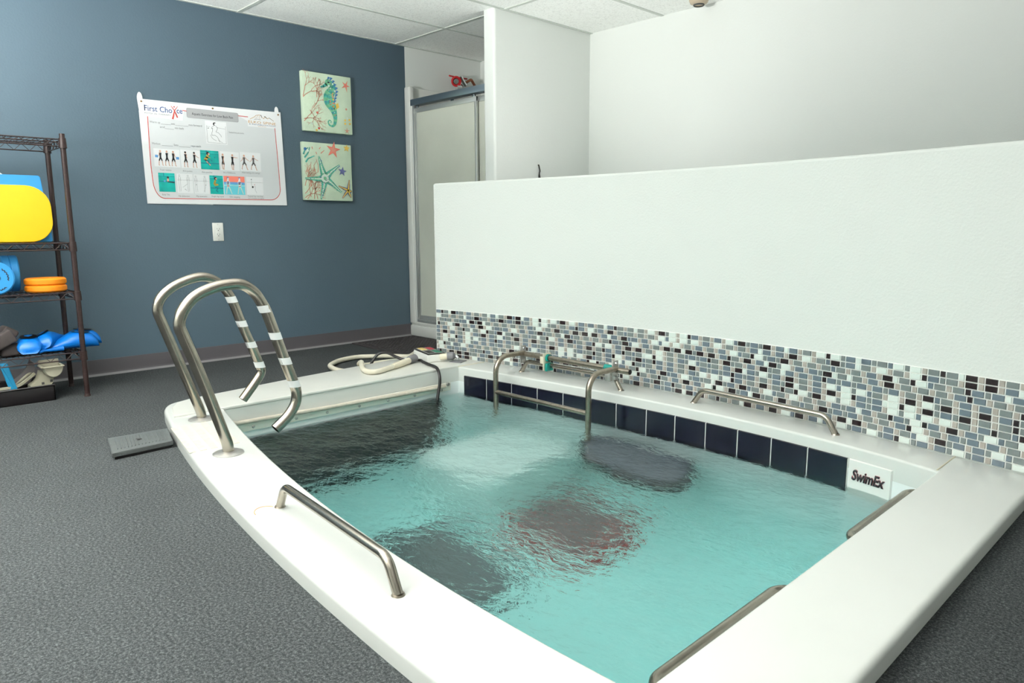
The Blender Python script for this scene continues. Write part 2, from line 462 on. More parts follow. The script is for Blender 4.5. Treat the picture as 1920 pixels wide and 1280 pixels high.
for row in range(12):
    z1 = 0.3505 - row * PITCH; z0 = z1 - PITCH + 0.0042
    x = 1.118 - [0.0, 0.022, 0.041, 0.055, 0.012, 0.033][row % 6] * 0.95 - (row // 6) * 0.009
    big = row % 2 == 0; idx = 0
    last = -1
    while x < 4.94:
        w = 0.0375 if big else 0.0168
        a, b = max(x, 1.118), x + w
        if b - a > 0.006:
            if big:
                mi = rr.choices([0, 1, 2, 3], [32, 27, 23, 18])[0]
                if mi == last or (mi == 2 and last == 2): mi = rr.choices([0, 1, 3], [3, 3, 1])[0]
            else:
                mi = rr.choices([0, 1, 2, 3, 4], [16, 28, 14, 10, 32])[0]
                if mi == last: mi = 4 if last != 4 else 1
            na, nb = nrm(a), nrm(b); t0, t1 = 0.003, 0.0068; e = 0.0009
            P = lambda u, n, t, z: (u + n.x * t, yW(u) + n.y * t, z)
            quad3([P(a + e, na, t1, z0 + e), P(b - e, nb, t1, z0 + e), P(b - e, nb, t1, z1 - e), P(a + e, na, t1, z1 - e)], mi)
            quad3([P(a, na, t0, z0), P(b, nb, t0, z0), P(b - e, nb, t1, z0 + e), P(a + e, na, t1, z0 + e)], mi)
            quad3([P(a + e, na, t1, z1 - e), P(b - e, nb, t1, z1 - e), P(b, nb, t0, z1), P(a, na, t0, z1)], mi)
            quad3([P(a, na, t0, z1), P(a, na, t0, z0), P(a + e, na, t1, z0 + e), P(a + e, na, t1, z1 - e)], mi)
            quad3([P(b - e, nb, t1, z0 + e), P(b, nb, t0, z0), P(b, nb, t0, z1), P(b - e, nb, t1, z1 - e)], mi)
        x += w + 0.0045; big = not big; idx += 1; last = mi
link_mesh('mosaic_tile_band', bm, MT + [M['mosaic_grout']], half, smooth=0)

# baseboard along the blue wall
bm = NB()
prof = [(0.0, 0.0), (0.022, 0.0), (0.018, 0.004), (0.010, 0.012), (0.006, 0.024), (0.005, 0.092), (0.003, 0.097), (0.0, 0.097)]
for ya, yb in ((-2.5, 3.43),):
    A = [bm.verts.new((p[0], ya, p[1])) for p in prof]; B = [bm.verts.new((p[0], yb, p[1])) for p in prof]
    for k in range(len(prof) - 1):
        f = bm.faces.new((A[k], A[k + 1], B[k + 1], B[k])); f.material_index = 1 if k in (1, 2) else 0
    bm.faces.new(A); bm.faces.new(B)
struct(link_mesh('baseboard_left', bm, ['baseboard', 'baseboard_lip'], smooth=30))

# ------------------------------------------------------------------ the pool
pool = thing('therapy_pool', 'sunken white therapy pool with bowed sides and navy waterline tiles', 'pool')
bm = NB()
rings = [ring_verts(bm, outer, 0.0)]
for d, h in round_prof(0.015): rings.append(ring_verts(bm, offset_loop(outer, d), DECK - 0.015 + h))
for A, B in zip(rings, rings[1:]): bridge(bm, A, B)
ri = [ring_verts(bm, inner, -0.035)]
for d, h in round_prof(0.010, 4): ri.append(ring_verts(bm, offset_loop(inner, -d), DECK - 0.010 + h))
for A, B in zip(ri, ri[1:]): bridge(bm, A, B)
fill_between(bm, rings[-1], ri[-1])
link_mesh('deck_rim', bm, 'fiberglass', pool, smooth=40)

bm = NB()
r0 = ring_verts(bm, inner, -0.035); r1 = ring_verts(bm, inner, BOT); bridge(bm, r0, r1); bm.faces.new(r1)
bmesh.ops.recalc_face_normals(bm, faces=bm.faces[:])
for f in bm.faces: f.normal_flip()
link_mesh('basin', bm, 'basin', pool, smooth='keep')

# raised coping of the far end and of the near end
L = [(1.047 + 0.0, 2.835), (1.05, 2.7), (1.085, 2.4), (1.12, 2.1), (1.155, 1.8), (1.2, 1.5), (1.24, 1.225), (1.285, 1.145), (1.36, 1.10), (1.47, 1.065), (XI0 + 0.004, 1.05), (XI0 - 0.002, 2.0), (1.513, 2.68), (1.515, 2.87), (1.3, 2.855)]
bm = NB(); loop_solid(bm, L, DECK - 0.004, DECK + 0.008, 0.006); link_mesh('end_coping', bm, 'coping', pool, smooth=40)
for p, q in (((4.083, 2.662), (4.082, 2.866)), ((1.514, 2.68), (1.516, 2.885))):
    bm = NB(); add_tube(bm, [Vector((p[0], p[1], DECK)), Vector((q[0], q[1], DECK))], 0.003, 6)
    link_mesh('joint_caulk', bm, 'caulk', pool)

# navy waterline tiles follow the right-hand wall
TX = [1.561, 1.737, 1.925, 2.109, 2.285, 2.47, 2.64, 2.80, 2.96, 3.122, 3.282, 3.441, 3.602, 3.768]
TX[5] = 2.456; TX[6] = 2.623
bm = NB()
def wallbox(xa, xb, z0, z1, t0, t1, e=0.002, mi=0):
    def P(x, t, z):
        d = (yR(x + 0.01) - yR(x - 0.01)) / 0.02; n = Vector((d, -1)).normalized(); return (x + n.x * t, yR(x) + n.y * t, z)
    A = [P(xa, t0, z0), P(xb, t0, z0), P(xb, t0, z1), P(xa, t0, z1)]
    B = [P(xa + e, t1, z0 + e), P(xb - e, t1, z0 + e), P(xb - e, t1, z1 - e), P(xa + e, t1, z1 - e)]
    A = [bm.verts.new(p) for p in A]; B = [bm.verts.new(p) for p in B]
    bm.faces.new(B).material_index = mi
    for k in range(4): bm.faces.new((A[k], A[(k + 1) % 4], B[(k + 1) % 4], B[k])).material_index = mi
for a, b in zip(TX, TX[1:]):
    wallbox(a + 0.002, b - 0.002, -0.165, 0.003, 0.001, 0.008)
for a, b in zip(lin(TX[0], TX[-1], 13), lin(TX[0], TX[-1], 13)[1:]):
    wallbox(a, b, -0.165, 0.001, 0.0, 0.004, 0.0, 1)
link_mesh('waterline_tile_band', bm, ['navy', 'grout'], pool, smooth=0)
bm = NB(); wallbox(3.772, 3.937, -0.19, 0.004, 0.0, 0.008, 0.003)
plate = link_mesh('brand_plate', bm, 'white_plastic', pool, smooth=30)
me = text_verts('SwimEx', 0.128, 0.040, shear=0.22, bold=0.03, spacing=0.98)
ang = math.atan2(yR(3.93) - yR(3.78), 0.15)
ux = Vector((math.cos(ang), math.sin(ang), 0)); nz = ux.cross(Vector((0, 0, 1)))
tm = Matrix(((ux.x, 0, nz.x, 0), (ux.y, 0, nz.y, 0), (0, 1, 0, 0), (0, 0, 0, 1)))
bm = NB(); bm.from_mesh(me)
bmesh.ops.remove_doubles(bm, verts=bm.verts[:], dist=1e-6)
fs = bm.faces[:]
for f in fs: f.material_index = 0
ex = bmesh.ops.extrude_face_region(bm, geom=fs)
nv = [g for g in ex['geom'] if isinstance(g, bmesh.types.BMVert)]
for v in nv: v.co.z += 0.0035
topf = {g for g in ex['geom'] if isinstance(g, bmesh.types.BMFace)}
for f in bm.faces: f.material_index = 0 if f in topf else 1
p0 = Vector((3.790, yR(3.790), -0.0705)) + nz * 0.0082
bmesh.ops.transform(bm, matrix=Matrix.Translation(p0) @ tm @ Matrix.Rotation(-0.0, 4, 'Z'), verts=bm.verts[:])
link_mesh('lettering', bm, ['ink', 'letter_red'], plate, smooth=0)

# dark flow grille of the far end, rod with its bolts
bm = NB(); add_box(bm, (1.532, 1.26, BOT + 0.01), (1.552, 2.52, -0.135), 0.004)
for k in range(16): add_box(bm, (1.552, 1.27, -0.19 - 0.05 * k), (1.558, 2.51, -0.175 - 0.05 * k))
mg = mat('dark_grille', srgb(27, 27, 30), 0.6, noise_scale=14, noise_amt=0.3)
link_mesh('flow_grille', bm, mg, pool, smooth=30)
bm = NB(); add_box(bm, (1.531, 1.27, -0.075), (1.541, 2.60, -0.028), 0.002); link_mesh('screen_ledge', bm, 'cream', pool)
rodp = NB(); add_tube(rodp, smooth_path([(1.556, 1.26, 0.0, ), (1.556, 1.31, -0.022), (1.556, 1.36, -0.024), (1.556, 2.0, -0.035), (1.556, 2.545, -0.043)], 4), 0.0105, 12)
rod = link_mesh('screen_rod', rodp, 'rod', pool)
for k, y in enumerate((1.40, 1.62, 1.79, 1.98, 2.16, 2.34, 2.53)):
    b2 = NB(); add_disc_lathe(b2, [(0, 0.006), (0.006, 0.005), (0.008, 0.0)], axis_mtx((1.541, y, -0.058 - 0.006 * (y - 1.4)), (1, 0, 0)), 12)
    link_mesh('bolt', b2, 'flange', pool)
bm = NB(); add_disc_lathe(bm, [(0, 0.018), (0.010, 0.016), (0.012, 0.0)], axis_mtx((1.536, 2.575, -0.035), (1, 0, 0)), 16)
link_mesh('rod_bracket', bm, 'flange', pool)
# worn non-slip strips on the rim between the rails
for k, y in enumerate((0.955, 0.995, 1.035, 1.075, 1.12)):
    bm = NB(); a = Matrix.Translation((0, 0, 0))
    yy = lambda x: y + (yO(x) - yO(1.9)) * 0.9
    pts = [(1.70, yy(1.70) - 0.012), (2.10, yy(2.10) - 0.012), (2.10, yy(2.10) + 0.012), (1.70, yy(1.70) + 0.012)]
    loop_solid(bm, pts, DECK, DECK + 0.0012); link_mesh('grip_strip', bm, 'strip', pool, smooth=0)
bm = NB()
pts = [(2.835 + 0.05 * math.cos(t), 0.868 + 0.036 * math.sin(t), DECK + 0.0006) for t in lin(2.2, 4.6, 14)]
for a, b in zip(pts, pts[1:]):
    add_tube(bm, [a, b], 0.0011, 5)
link_mesh('rust_ring', bm, 'stain', pool)

# white corner step standing on the pool floor
bm = NB(); loop_solid(bm, rounded_rect(1.93, 2.02, 2.50, 2.72, 0.13, 8), BOT, -0.50, 0.04)
link_mesh('corner_step', bm, 'pad_white', pool, smooth=40)

# ------------------------------------------------------------------ water
NX, NY = 300, 210
bm = NB(); grid = []
for i in range(NX + 1):
    u = i / NX; col = []
    for j in range(NY + 1):
        v = j / NY; x = XI0 + 0.003 + (XI1 - XI0 - 0.006) * u; x -= 0.012 * v * (1 - u)
        y = yL(x) + 0.002 + (yR(x) - yL(x) - 0.004) * v
        p = Vector((x, y, 0))
        q = Vector((x * 0.9 + y * 0.44, y * 0.9 - x * 0.44, 0))
        z = 0.0060 * noise.noise(Vector((q.x * 3.4, q.y * 6.0, 0.3)))
        z += 0.0036 * noise.noise(Vector((x * 9.0 + 3, y * 11.0, 1.7)))
        z += 0.0024 * noise.noise(Vector((q.x * 17, q.y * 30, 4.2)))
        z += 0.0011 * noise.noise(Vector((q.x * 42, q.y * 66, 7.7)))
        col.append(bm.verts.new((x, y, WATER + z)))
    grid.append(col)
for i in range(NX):
    for j in range(NY):
        bm.faces.new((grid[i][j], grid[i + 1][j], grid[i + 1][j + 1], grid[i][j + 1]))
w = link_mesh('pool_water', bm, 'water', smooth='keep')
tag(w, 'rippling clear turquoise water filling the white therapy pool', 'water', kind='stuff')

# pads under water
def pad(name, label, L, z, th, mats, group=None, ew=0.022):
    bm = NB(); loop_solid(bm, offset_loop(L, ew), z, z + th + 0.002, 0.004)
    t = link_mesh(name, bm, mats[0], smooth=40); tag(t, label, 'pad', group)
    bm = NB(); a = ring_verts(bm, L, z); b = ring_verts(bm, L, z + th); c = ring_verts(bm, offset_loop(L, ew), z + th)
    bridge(bm, a, b); bridge(bm, b, c); link_mesh('edge_band', bm, mats[1], t, smooth=40)
    return t
def rrect_rot(cx, cy, w, d, r, a):
    c, s = math.cos(a), math.sin(a)
    return [(cx + x * c - y * s, cy + x * s + y * c) for x, y in rounded_rect(-w / 2, -d / 2, w / 2, d / 2, r, 6)]
pad('floor_pad', 'charcoal pad with dark red edge in the middle of the pool floor', rrect_rot(2.63, 2.34, 0.68, 0.48, 0.12, 0.05), BOT, 0.05, ('pad_grey', 'pad_red'), 'pads under the water', 0.045)
pad('floor_pad', 'charcoal pad on the pool floor nearest the left rim', rrect_rot(2.58, 1.70, 0.62, 0.46, 0.06, -0.1), BOT, 0.05, ('pad_cool', 'pad_cool'), 'pads under the water')
# seat pad on the right-hand wall
SEAT = [(2.50, 2.68), (2.60, 2.54), (2.72, 2.45), (2.93, 2.39), (3.10, 2.40), (3.18, 2.45), (3.20, 2.53), (3.17, 2.62), (3.08, 2.765), (2.52, 2.755)]
t = thing('pool_seat', 'dark padded underwater seat fixed below the navy tiles', 'seat', 'pads under the water')
bm = NB(); loop_solid(bm, SEAT, -0.40, -0.325, 0.0); link_mesh('seat_base', bm, 'black', t)
bm = NB(); loop_solid(bm, offset_loop(SEAT, 0.012), -0.325, -0.30, 0.012); link_mesh('seat_pad', bm, 'pad_slate', t)

# ------------------------------------------------------------------ entry rails
def entry_rail(x, pts, tapes, label):
    t = thing('entry_handrail', label, 'handrail', 'entry handrails', (x, pts[0][0], DECK))
    path = smooth_path([(0, p[0] - pts[0][0], p[1] - DECK) for p in pts], 5)
    bm = NB(); add_tube(bm, path, 0.0205, 20, hollow=True); link_mesh('rail_tube', bm, 'steel', t, smooth=50)
    bm = NB(); add_disc_lathe(bm, [(0.0, 0.010), (0.030, 0.010), (0.046, 0.007), (0.055, 0.003), (0.055, 0.0)], Matrix.Identity(4), 28)
    link_mesh('flange', bm, 'flange', t, smooth=50)
    for ty, tz in tapes:
        q = Vector((0, ty - pts[0][0], tz - DECK)); i = min(range(len(path)), key=lambda k: (path[k] - q).length)
        d = (path[min(i + 1, len(path) - 1)] - path[max(i - 1, 0)]).normalized()
        h = 0.0145; tilt = (d + Vector((0.0, 0.18, 0.18))).normalized()
        bm = NB()
        up = d.orthogonal().normalized(); sd = d.cross(up); A, B = [], []
        for k in range(22):
            v = (up * math.cos(2 * PI * k / 22) + sd * math.sin(2 * PI * k / 22)) * 0.0214
            sl = d * (0.35 * v.y)
            A.append(bm.verts.new(q + v - d * h + sl)); B.append(bm.verts.new(q + v + d * h + sl))
        bridge(bm, A, B); link_mesh('grip_tape', bm, 'tape', t, smooth=50)
    return t
NEARP = [(1.014, 0.05), (1.012, 0.088), (1.0, 0.133), (0.962, 0.262), (0.918, 0.405), (0.886, 0.501), (0.875, 0.542), (0.889, 0.586), (0.931, 0.634), (0.995, 0.662), (1.06, 0.672), (1.108, 0.667), (1.149, 0.637), (1.177, 0.593), (1.194, 0.555), (1.221, 0.471), (1.255, 0.366), (1.284, 0.279), (1.295, 0.238), (1.289, 0.193), (1.256, 0.147), (1.2, 0.105)]
FARP = [(1.128, 0.05), (1.125, 0.087), (1.108, 0.141), (1.053, 0.312), (1.0, 0.477), (0.983, 0.54), (1.003, 0.592), (1.057, 0.635), (1.132, 0.662), (1.186, 0.665), (1.234, 0.643), (1.267, 0.609), (1.296, 0.557), (1.332, 0.448), (1.368, 0.352), (1.401, 0.258), (1.407, 0.219), (1.379, 0.178), (1.314, 0.105)]
entry_rail(2.2, NEARP, [(1.184, 0.574), (1.222, 0.467), (1.256, 0.366), (1.287, 0.272)], 'bent steel entry handrail with white tape bands, nearer the curved-rim grab bar')
entry_rail(1.642, FARP, [(1.293, 0.562), (1.332, 0.451), (1.369, 0.352), (1.402, 0.256)], 'bent steel entry handrail with white tape bands, farther from the rim grab bar')

# ------------------------------------------------------------------ grab bars
def grab_bar(a, b, h, lean, label, r=0.0125, rad=0.05, inset=0.045):
    a, b = Vector(a), Vector(b); d = (b - a).normalized(); up = Vector(lean)
    t = thing('grab_bar', label, 'grab bar', 'steel grab bars', (a + b) / 2)
    c = (a + b) / 2
    path = fillet_path([a - c, a - c + up * h + d * inset, b - c + up * h - d * inset, b - c], rad, 8)
    bm = NB(); add_tube(bm, path, r, 16); link_mesh('bar_tube', bm, 'steel', t, smooth=50)
    for p, q in ((a - c, a), (b - c, b)):
        bm = NB(); add_disc_lathe(bm, [(0.0, 0.004), (0.0145, 0.004), (0.0165, 0.0)], axis_mtx(p, up), 18); link_mesh('weld_collar', bm, 'steel_worn', t, smooth=50)
    return t
grab_bar((2.82, 0.912, DECK), (3.50, 0.863, DECK), 0.075, (0, 0, 1), 'steel grab bar on the curved white rim beside the grey carpet')
grab_bar((2.983, 2.905, DECK), (3.668, 2.845, DECK), 0.068, (0, 0, 1), 'steel grab bar on the deck along the mosaic, beside no other rails')
grab_bar((XI1 - 0.001, 1.07, -0.024), (XI1 - 0.001, 1.665, -0.024), 0.062, (-1, 0, 0), 'steel grab bar on the inside pool wall, farther from the logo plate', inset=0.03, r=0.0145)
grab_bar((XI1 - 0.001, 2.045, -0.024), (XI1 - 0.001, 2.61, -0.024), 0.062, (-1, 0, 0), 'steel grab bar on the pool inside wall near the logo plate', inset=0.03, r=0.0145)
grab_bar((1.885, 2.845, DECK), (2.585, 2.865, DECK), 0.066, (0, 0, 1), 'steel grab bar on the deck that carries the hook-on step frame')

# ------------------------------------------------------------------ hook-on step frame
t = thing('step_frame', 'worn steel frame hooked over the deck bar with its legs in the water', 'exercise frame')
for x in (1.91, 2.575):
    bm = NB(); add_tube(bm, fillet_path([(x, 2.622, -0.298), (x, 2.622, 0.165), (x, 2.838, 0.165)], 0.085, 9), 0.0145, 16)
    link_mesh('side_leg', bm, 'steel_worn', t, smooth=50)
bm = NB(); add_tube(bm, [(1.91, 2.622, -0.028), (2.575, 2.622, -0.028)], 0.0125, 14); link_mesh('cross_bar', bm, 'steel_worn', t, smooth=50)
bm = NB(); add_tube(bm, [(1.89, 2.842, 0.158), (2.655, 2.842, 0.158)], 0.0145, 16, hollow=True); link_mesh('top_tube', bm, 'steel_worn', t, smooth=50)
bm = NB(); add_tube(bm, [(2.645, 2.842, 0.158), (2.658, 2.842, 0.158)], 0.0125, 14); link_mesh('end_plug', bm, 'black', t, smooth=50)
for x in (1.905, 2.565):
    bm = NB(); add_box(bm, (x - 0.005, 2.815, 0.105), (x + 0.005, 2.860, 0.205), 0.004)
    add_box(bm, (x - 0.012, 2.822, 0.112), (x + 0.012, 2.846, 0.128), 0.003)
    br = link_mesh('clamp_plate', bm, 'flange', t, smooth=40)
    for z in (0.122, 0.192):
        b2 = NB(); add_disc_lathe(b2, [(0, 0.006), (0.005, 0.006), (0.007, 0.0)], axis_mtx((x + 0.005, 2.838, z), (1, 0, 0)), 10)
        link_mesh('bolt', b2, 'chrome', br)
bm = NB(); add_box(bm, (2.085, 2.810, 0.088), (2.093, 2.872, 0.185), 0.004); add_box(bm, (2.060, 2.815, 0.125), (2.094, 2.822, 0.165), 0.003)
link_mesh('clamp_plate', bm, 'ivory', t, smooth=40)
bm = NB(); add_tube(bm, [(2.094, 2.842, 0.158), (2.108, 2.842, 0.158)], 0.021, 16); add_box(bm, (2.094, 2.818, 0.086), (2.112, 2.870, 0.130), 0.004)
link_mesh('spacer', bm, 'teal', t, smooth=40)
bm = NB(); add_tube(bm, [(2.500, 2.842, 0.160), (2.553, 2.842, 0.160)], 0.0185, 16); link_mesh('spacer', bm, 'teal', t, smooth=40)
bm = NB(); add_box(bm, (2.523, 2.806, 0.100), (2.560, 2.816, 0.146), 0.004); link_mesh('clamp_plate', bm, 'flange', t, smooth=40)

# ------------------------------------------------------------------ control box and hoses at the far corner
CB = Matrix.Translation((1.222, 2.690, DECK + 0.008)) @ Matrix.Rotation(math.radians(-16), 4, 'Z')
t = thing('control_box', 'white control box with coloured buttons lying on the far pool corner', 'control box')
t.matrix_world = CB
bm = NB(); add_box(bm, (-0.124, -0.060, 0.0), (0.124, 0.060, 0.048), 0.008, 3)
link_mesh('housing', bm, 'white_plastic', t, smooth=40)
bm = NB(); add_box(bm, (-0.123, -0.059, 0.048), (0.123, 0.059, 0.053), 0.002); link_mesh('face_frame', bm, 'black', t)
bm = NB(); add_box(bm, (-0.110, -0.049, 0.053), (0.110, 0.049, 0.0545)); link_mesh('face_panel', bm, 'silver_btn', t)
for k, (bx, by, m_) in enumerate(((-0.062, -0.023, 'yellow_btn'), (-0.062, 0.027, 'red_btn'), (0.056, 0.027, 'green_btn'), (0.056, -0.023, 'black'))):
    bm = NB(); add_box(bm, (bx - 0.042, by - 0.018, 0.0545), (bx + 0.042, by + 0.018, 0.0575), 0.0012); link_mesh('button', bm, m_, t)

t = thing('swivel_fitting', 'small steel swivel fitting with an ivory pipe end on a square plate', 'pipe fitting', None, (1.420, 2.757, DECK + 0.008))
bm = NB(); add_box(bm, (-0.04, -0.04, 0), (0.04, 0.04, 0.005), 0.001, mtx=Matrix.Rotation(0.4, 4, 'Z')); link_mesh('base_plate', bm, 'grey_plastic', t)
bm = NB(); add_tube(bm, smooth_path([(0.0, 0.0, 0.004), (0.0, 0.0, 0.02), (-0.012, -0.005, 0.034), (-0.03, -0.012, 0.036)], 4), 0.009, 10); link_mesh('neck', bm, 'chrome', t)
bm = NB(); add_tube(bm, [(-0.012, -0.010, 0.036), (-0.02, -0.018, 0.036), (-0.021, -0.019, 0.036), (-0.047, -0.045, 0.034)], [0.014, 0.021, 0.025, 0.025], 18); link_mesh('collar', bm, 'grey_plastic', t)
bm = NB(); add_tube(bm, [(-0.045, -0.043, 0.034), (-0.078, -0.076, 0.030)], 0.019, 16); link_mesh('pipe_end', bm, 'ivory', t)

t = thing('vacuum_hose', 'ivory ribbed hose coiled on the carpet with a grey cuff on the rim', 'hose')
hp = [(1.092, 2.705, 0.085), (1.03, 2.73, 0.075), (0.95, 2.765, 0.045), (0.887, 2.765, 0.022), (0.789, 2.715, 0.018), (0.723, 2.64, 0.018), (0.651, 2.524, 0.018), (0.675, 2.381, 0.018), (0.753, 2.272, 0.018), (0.822, 2.224, 0.018), (0.933, 2.200, 0.018), (1.01, 2.215, 0.018), (1.03, 2.30, 0.018), (1.01, 2.38, 0.018)]
hp2 = [(1.02, 2.69, 0.03), (0.969, 2.66, 0.02), (0.936, 2.595, 0.018), (0.928, 2.505, 0.018), (0.955, 2.399, 0.022), (1.005, 2.318, 0.045), (1.09, 2.28, 0.074), (1.20, 2.215, 0.075), (1.30, 2.165, 0.074), (1.372, 2.155, 0.074), (1.394, 2.20, 0.074), (1.368, 2.275, 0.075), (1.336, 2.353, 0.076)]
def ribbed(ctrl, r):
    P = smooth_path(ctrl, 22); Q = []; R = []
    for k, p in enumerate(P): Q.append(p); R.append(r * (1.0 if k % 2 else 0.95))
    bm = NB(); add_tube(bm, Q, R, 14); return bm
link_mesh('hose_coil', ribbed(hp, 0.0150), 'hose', t, smooth=70)
link_mesh('hose_coil', ribbed(hp2, 0.0150), 'hose', t, smooth=70)
bm = NB(); add_tube(bm, [(1.345, 2.330, 0.0755), (1.336, 2.353, 0.076), (1.270, 2.505, 0.080)], [0.0165, 0.0190, 0.0190], 16); link_mesh('hose_end', bm, 'ivory', t)
bm = NB(); add_tube(bm, [(1.274, 2.495, 0.081), (1.271, 2.503, 0.081), (1.247, 2.560, 0.083)], [0.021, 0.0245, 0.0245], 18, hollow=True); link_mesh('cuff', bm, 'grey_plastic', t)

t = thing('black_cable', 'black cable running over the far rim into the water', 'cable')
bm = NB(); add_tube(bm, smooth_path([(1.055, 2.36, 0.022), (1.06, 2.375, 0.06), (1.075, 2.41, 0.105), (1.10, 2.455, 0.112), (1.135, 2.50, 0.085), (1.18, 2.53, 0.068), (1.25, 2.59, 0.0672), (1.31, 2.573, 0.0672), (1.40, 2.548, 0.0672), (1.49, 2.527, 0.0672), (1.535, 2.512, 0.058), (1.566, 2.500, 0.02), (1.572, 2.492, -0.03), (1.578, 2.472, -0.10), (1.60, 2.45, -0.20)], 7), 0.0088, 12)
link_mesh('cable_run', bm, 'black', t, smooth=60)

# ------------------------------------------------------------------ floor items
t = thing('rubber_mat', 'black studded rubber mat on the carpet before the shower', 'mat')
bm = NB(); quad = [(0.055, 2.845), (0.86, 2.815), (0.90, 3.40), (0.075, 3.405)]
loop_solid(bm, quad, 0.0, 0.010, 0.004); link_mesh('mat_base', bm, 'rubber', t, smooth=30)
bm = NB()
for i in range(22):
    for j in range(16):
        x = 0.11 + 0.034 * i; y = 2.875 + 0.033 * j
        add_disc_lathe(bm, [(0.010, 0.009), (0.007, 0.0135), (0.0, 0.0135)], Matrix.Translation((x, y, 0)), 6)
o = link_mesh('studs', bm, 'rubber', t, smooth=30)

t = thing('utility_lid', 'flat grey plastic utility box lid lying against the curved rim', 'lid')
bm = NB(); L = [(1.592, 0.768), (1.825, 0.722), (1.812, 0.948), (1.606, 0.995)]
loop_solid(bm, offset_loop(L, 0.008), 0.0, 0.016); link_mesh('lid_skirt', bm, 'black', t, smooth=30)
bm = NB(); loop_solid(bm, L, 0.012, 0.030, 0.004); lt = link_mesh('lid_top', bm, 'lid', t, smooth=30)
bm = NB()
for k in range(15):
    f = 0.10 + 0.8 * k / 14
    a = Vector((L[0][0] + (L[3][0] - L[0][0]) * f, L[0][1] + (L[3][1] - L[0][1]) * f, 0.0302)); b = Vector((L[1][0] + (L[2][0] - L[1][0]) * f, L[1][1] + (L[2][1] - L[1][1]) * f, 0.0302))
    add_tube(bm, [a.lerp(b, 0.16), a.lerp(b, 0.84)], 0.0022, 6)
link_mesh('tread_rib', bm, 'lid', lt, smooth=50)
bm = NB(); add_box(bm, (1.69, 0.845, 0.0302), (1.712, 0.862, 0.0335), 0.001); link_mesh('pull_slot', bm, 'slot', lt)

# ------------------------------------------------------------------ shower
t = thing('shower_stall', 'white moulded shower stall with a frosted sliding door in metal frame', 'shower')
bm = NB(); add_box(bm, (0.002, 3.425, 0.0), (1.095, 4.215, 0.09), 0.012); add_box(bm, (0.012, 3.43, 0.085), (1.093, 3.53, 0.125), 0.012)
link_mesh('shower_base', bm, 'fiberglass', t, smooth=40)
for lo, hi in (((0.002, 3.455, 0.09), (0.030, 4.215, 1.945)), ((0.030, 4.190, 0.09), (1.095, 4.218, 1.945)), ((1.070, 3.455, 0.09), (1.096, 4.190, 1.945))):
    bm = NB(); add_box(bm, lo, hi, 0.008); link_mesh('surround_panel', bm, 'fiberglass', t, smooth=40)
bm = NB(); add_box(bm, (0.002, 3.422, 0.10), (0.075, 3.470, 1.945), 0.014, 3); add_box(bm, (0.030, 3.430, 0.10), (0.092, 3.56, 1.82), 0.012, 3)
link_mesh('front_flange', bm, 'fiberglass', t, smooth=40)
for a_, b_ in ((0.085, 0.107), (1.07, 1.095)):
    bm = NB(); add_box(bm, (a_, 3.435, 0.12), (b_, 3.475, 1.81), 0.003); link_mesh('side_jamb', bm, 'alu_light', t)
bm = NB(); add_box(bm, (0.075, 3.425, 1.795), (1.095, 3.490, 1.843), 0.005); link_mesh('header_track', bm, 'alu', t)
bm = NB(); add_box(bm, (0.09, 3.430, 0.118), (1.09, 3.490, 0.142), 0.004); add_box(bm, (0.09, 3.440, 0.14), (1.09, 3.448, 0.155)); link_mesh('sill_track', bm, 'alu_light', t)
def slider(x0, x1, y):
    bm = NB(); r = 0.024; z0, z1 = 0.148, 1.775
    add_box(bm, (x0, y - 0.009, z0), (x0 + 0.020, y + 0.009, z1), 0.003); add_box(bm, (x1 - 0.020, y - 0.009, z0), (x1, y + 0.009, z1), 0.003)
    add_box(bm, (x0, y - 0.010, z1 - 0.034), (x1, y + 0.010, z1), 0.003); add_box(bm, (x0, y - 0.010, z0), (x1, y + 0.010, z0 + 0.028), 0.003)
    d = link_mesh('sliding_door', bm, 'alu_light', t)
    bm = NB(); add_box(bm, (x0 + 0.012, y - 0.003, z0 + 0.01), (x1 - 0.012, y + 0.003, z1 - 0.01)); link_mesh('glass_pane', bm, 'frosted', d, smooth=0)
    for x in (x0 + 0.03, x1 - 0.03):
        bm = NB(); add_box(bm, (x - 0.012, y - 0.008, z1 - 0.004), (x + 0.012, y + 0.008, z1 + 0.020), 0.003); link_mesh('roller_hanger', bm, 'chrome', d)
slider(0.108, 0.83, 3.452); slider(0.50, 1.07, 3.476)

t = thing('shower_fitting', 'chrome shower fitting with a red disc above the shower header', 'shower fitting')
bm = NB(); add_tube(bm, smooth_path([(0.0, 4.03, 2.02), (0.05, 4.0, 2.02), (0.10, 3.965, 2.015)], 5), 0.013, 12)
add_tube(bm, smooth_path([(0.10, 3.965, 2.012), (0.10, 3.935, 2.045), (0.10, 3.913, 2.075)], 4), 0.018, 14); link_mesh('arm', bm, 'chrome', t)
bm = NB(); add_disc_lathe(bm, [(0.014, -0.03), (0.020, -0.01), (0.040, 0.006), (0.042, 0.014), (0.028, 0.016), (0.026, 0.012)], axis_mtx((0.10, 3.866, 2.030), (0.9, -0.42, -0.15)), 24); link_mesh('disc', bm, 'red', t)
bm = NB(); add_disc_lathe(bm, [(0.026, 0.010), (0.020, 0.018), (0.0, 0.020)], axis_mtx((0.10, 3.866, 2.030), (0.9, -0.42, -0.15)), 20); link_mesh('face', bm, 'chrome', t)
bm = NB(); add_tube(bm, [(0.10, 3.80, 2.066), (0.085, 3.90, 2.066), (0.07, 4.01, 2.072)], 0.0065, 8); link_mesh('red_rod', bm, 'red', t)
bm = NB(); add_disc_lathe(bm, [(0.0, 0.0), (0.022, 0.002), (0.024, 0.016), (0.02, 0.05), (0.0, 0.052)], axis_mtx((0.10, 3.868, 1.984), (0.0, 1, 0.12)), 18); link_mesh('valve', bm, 'chrome', t)
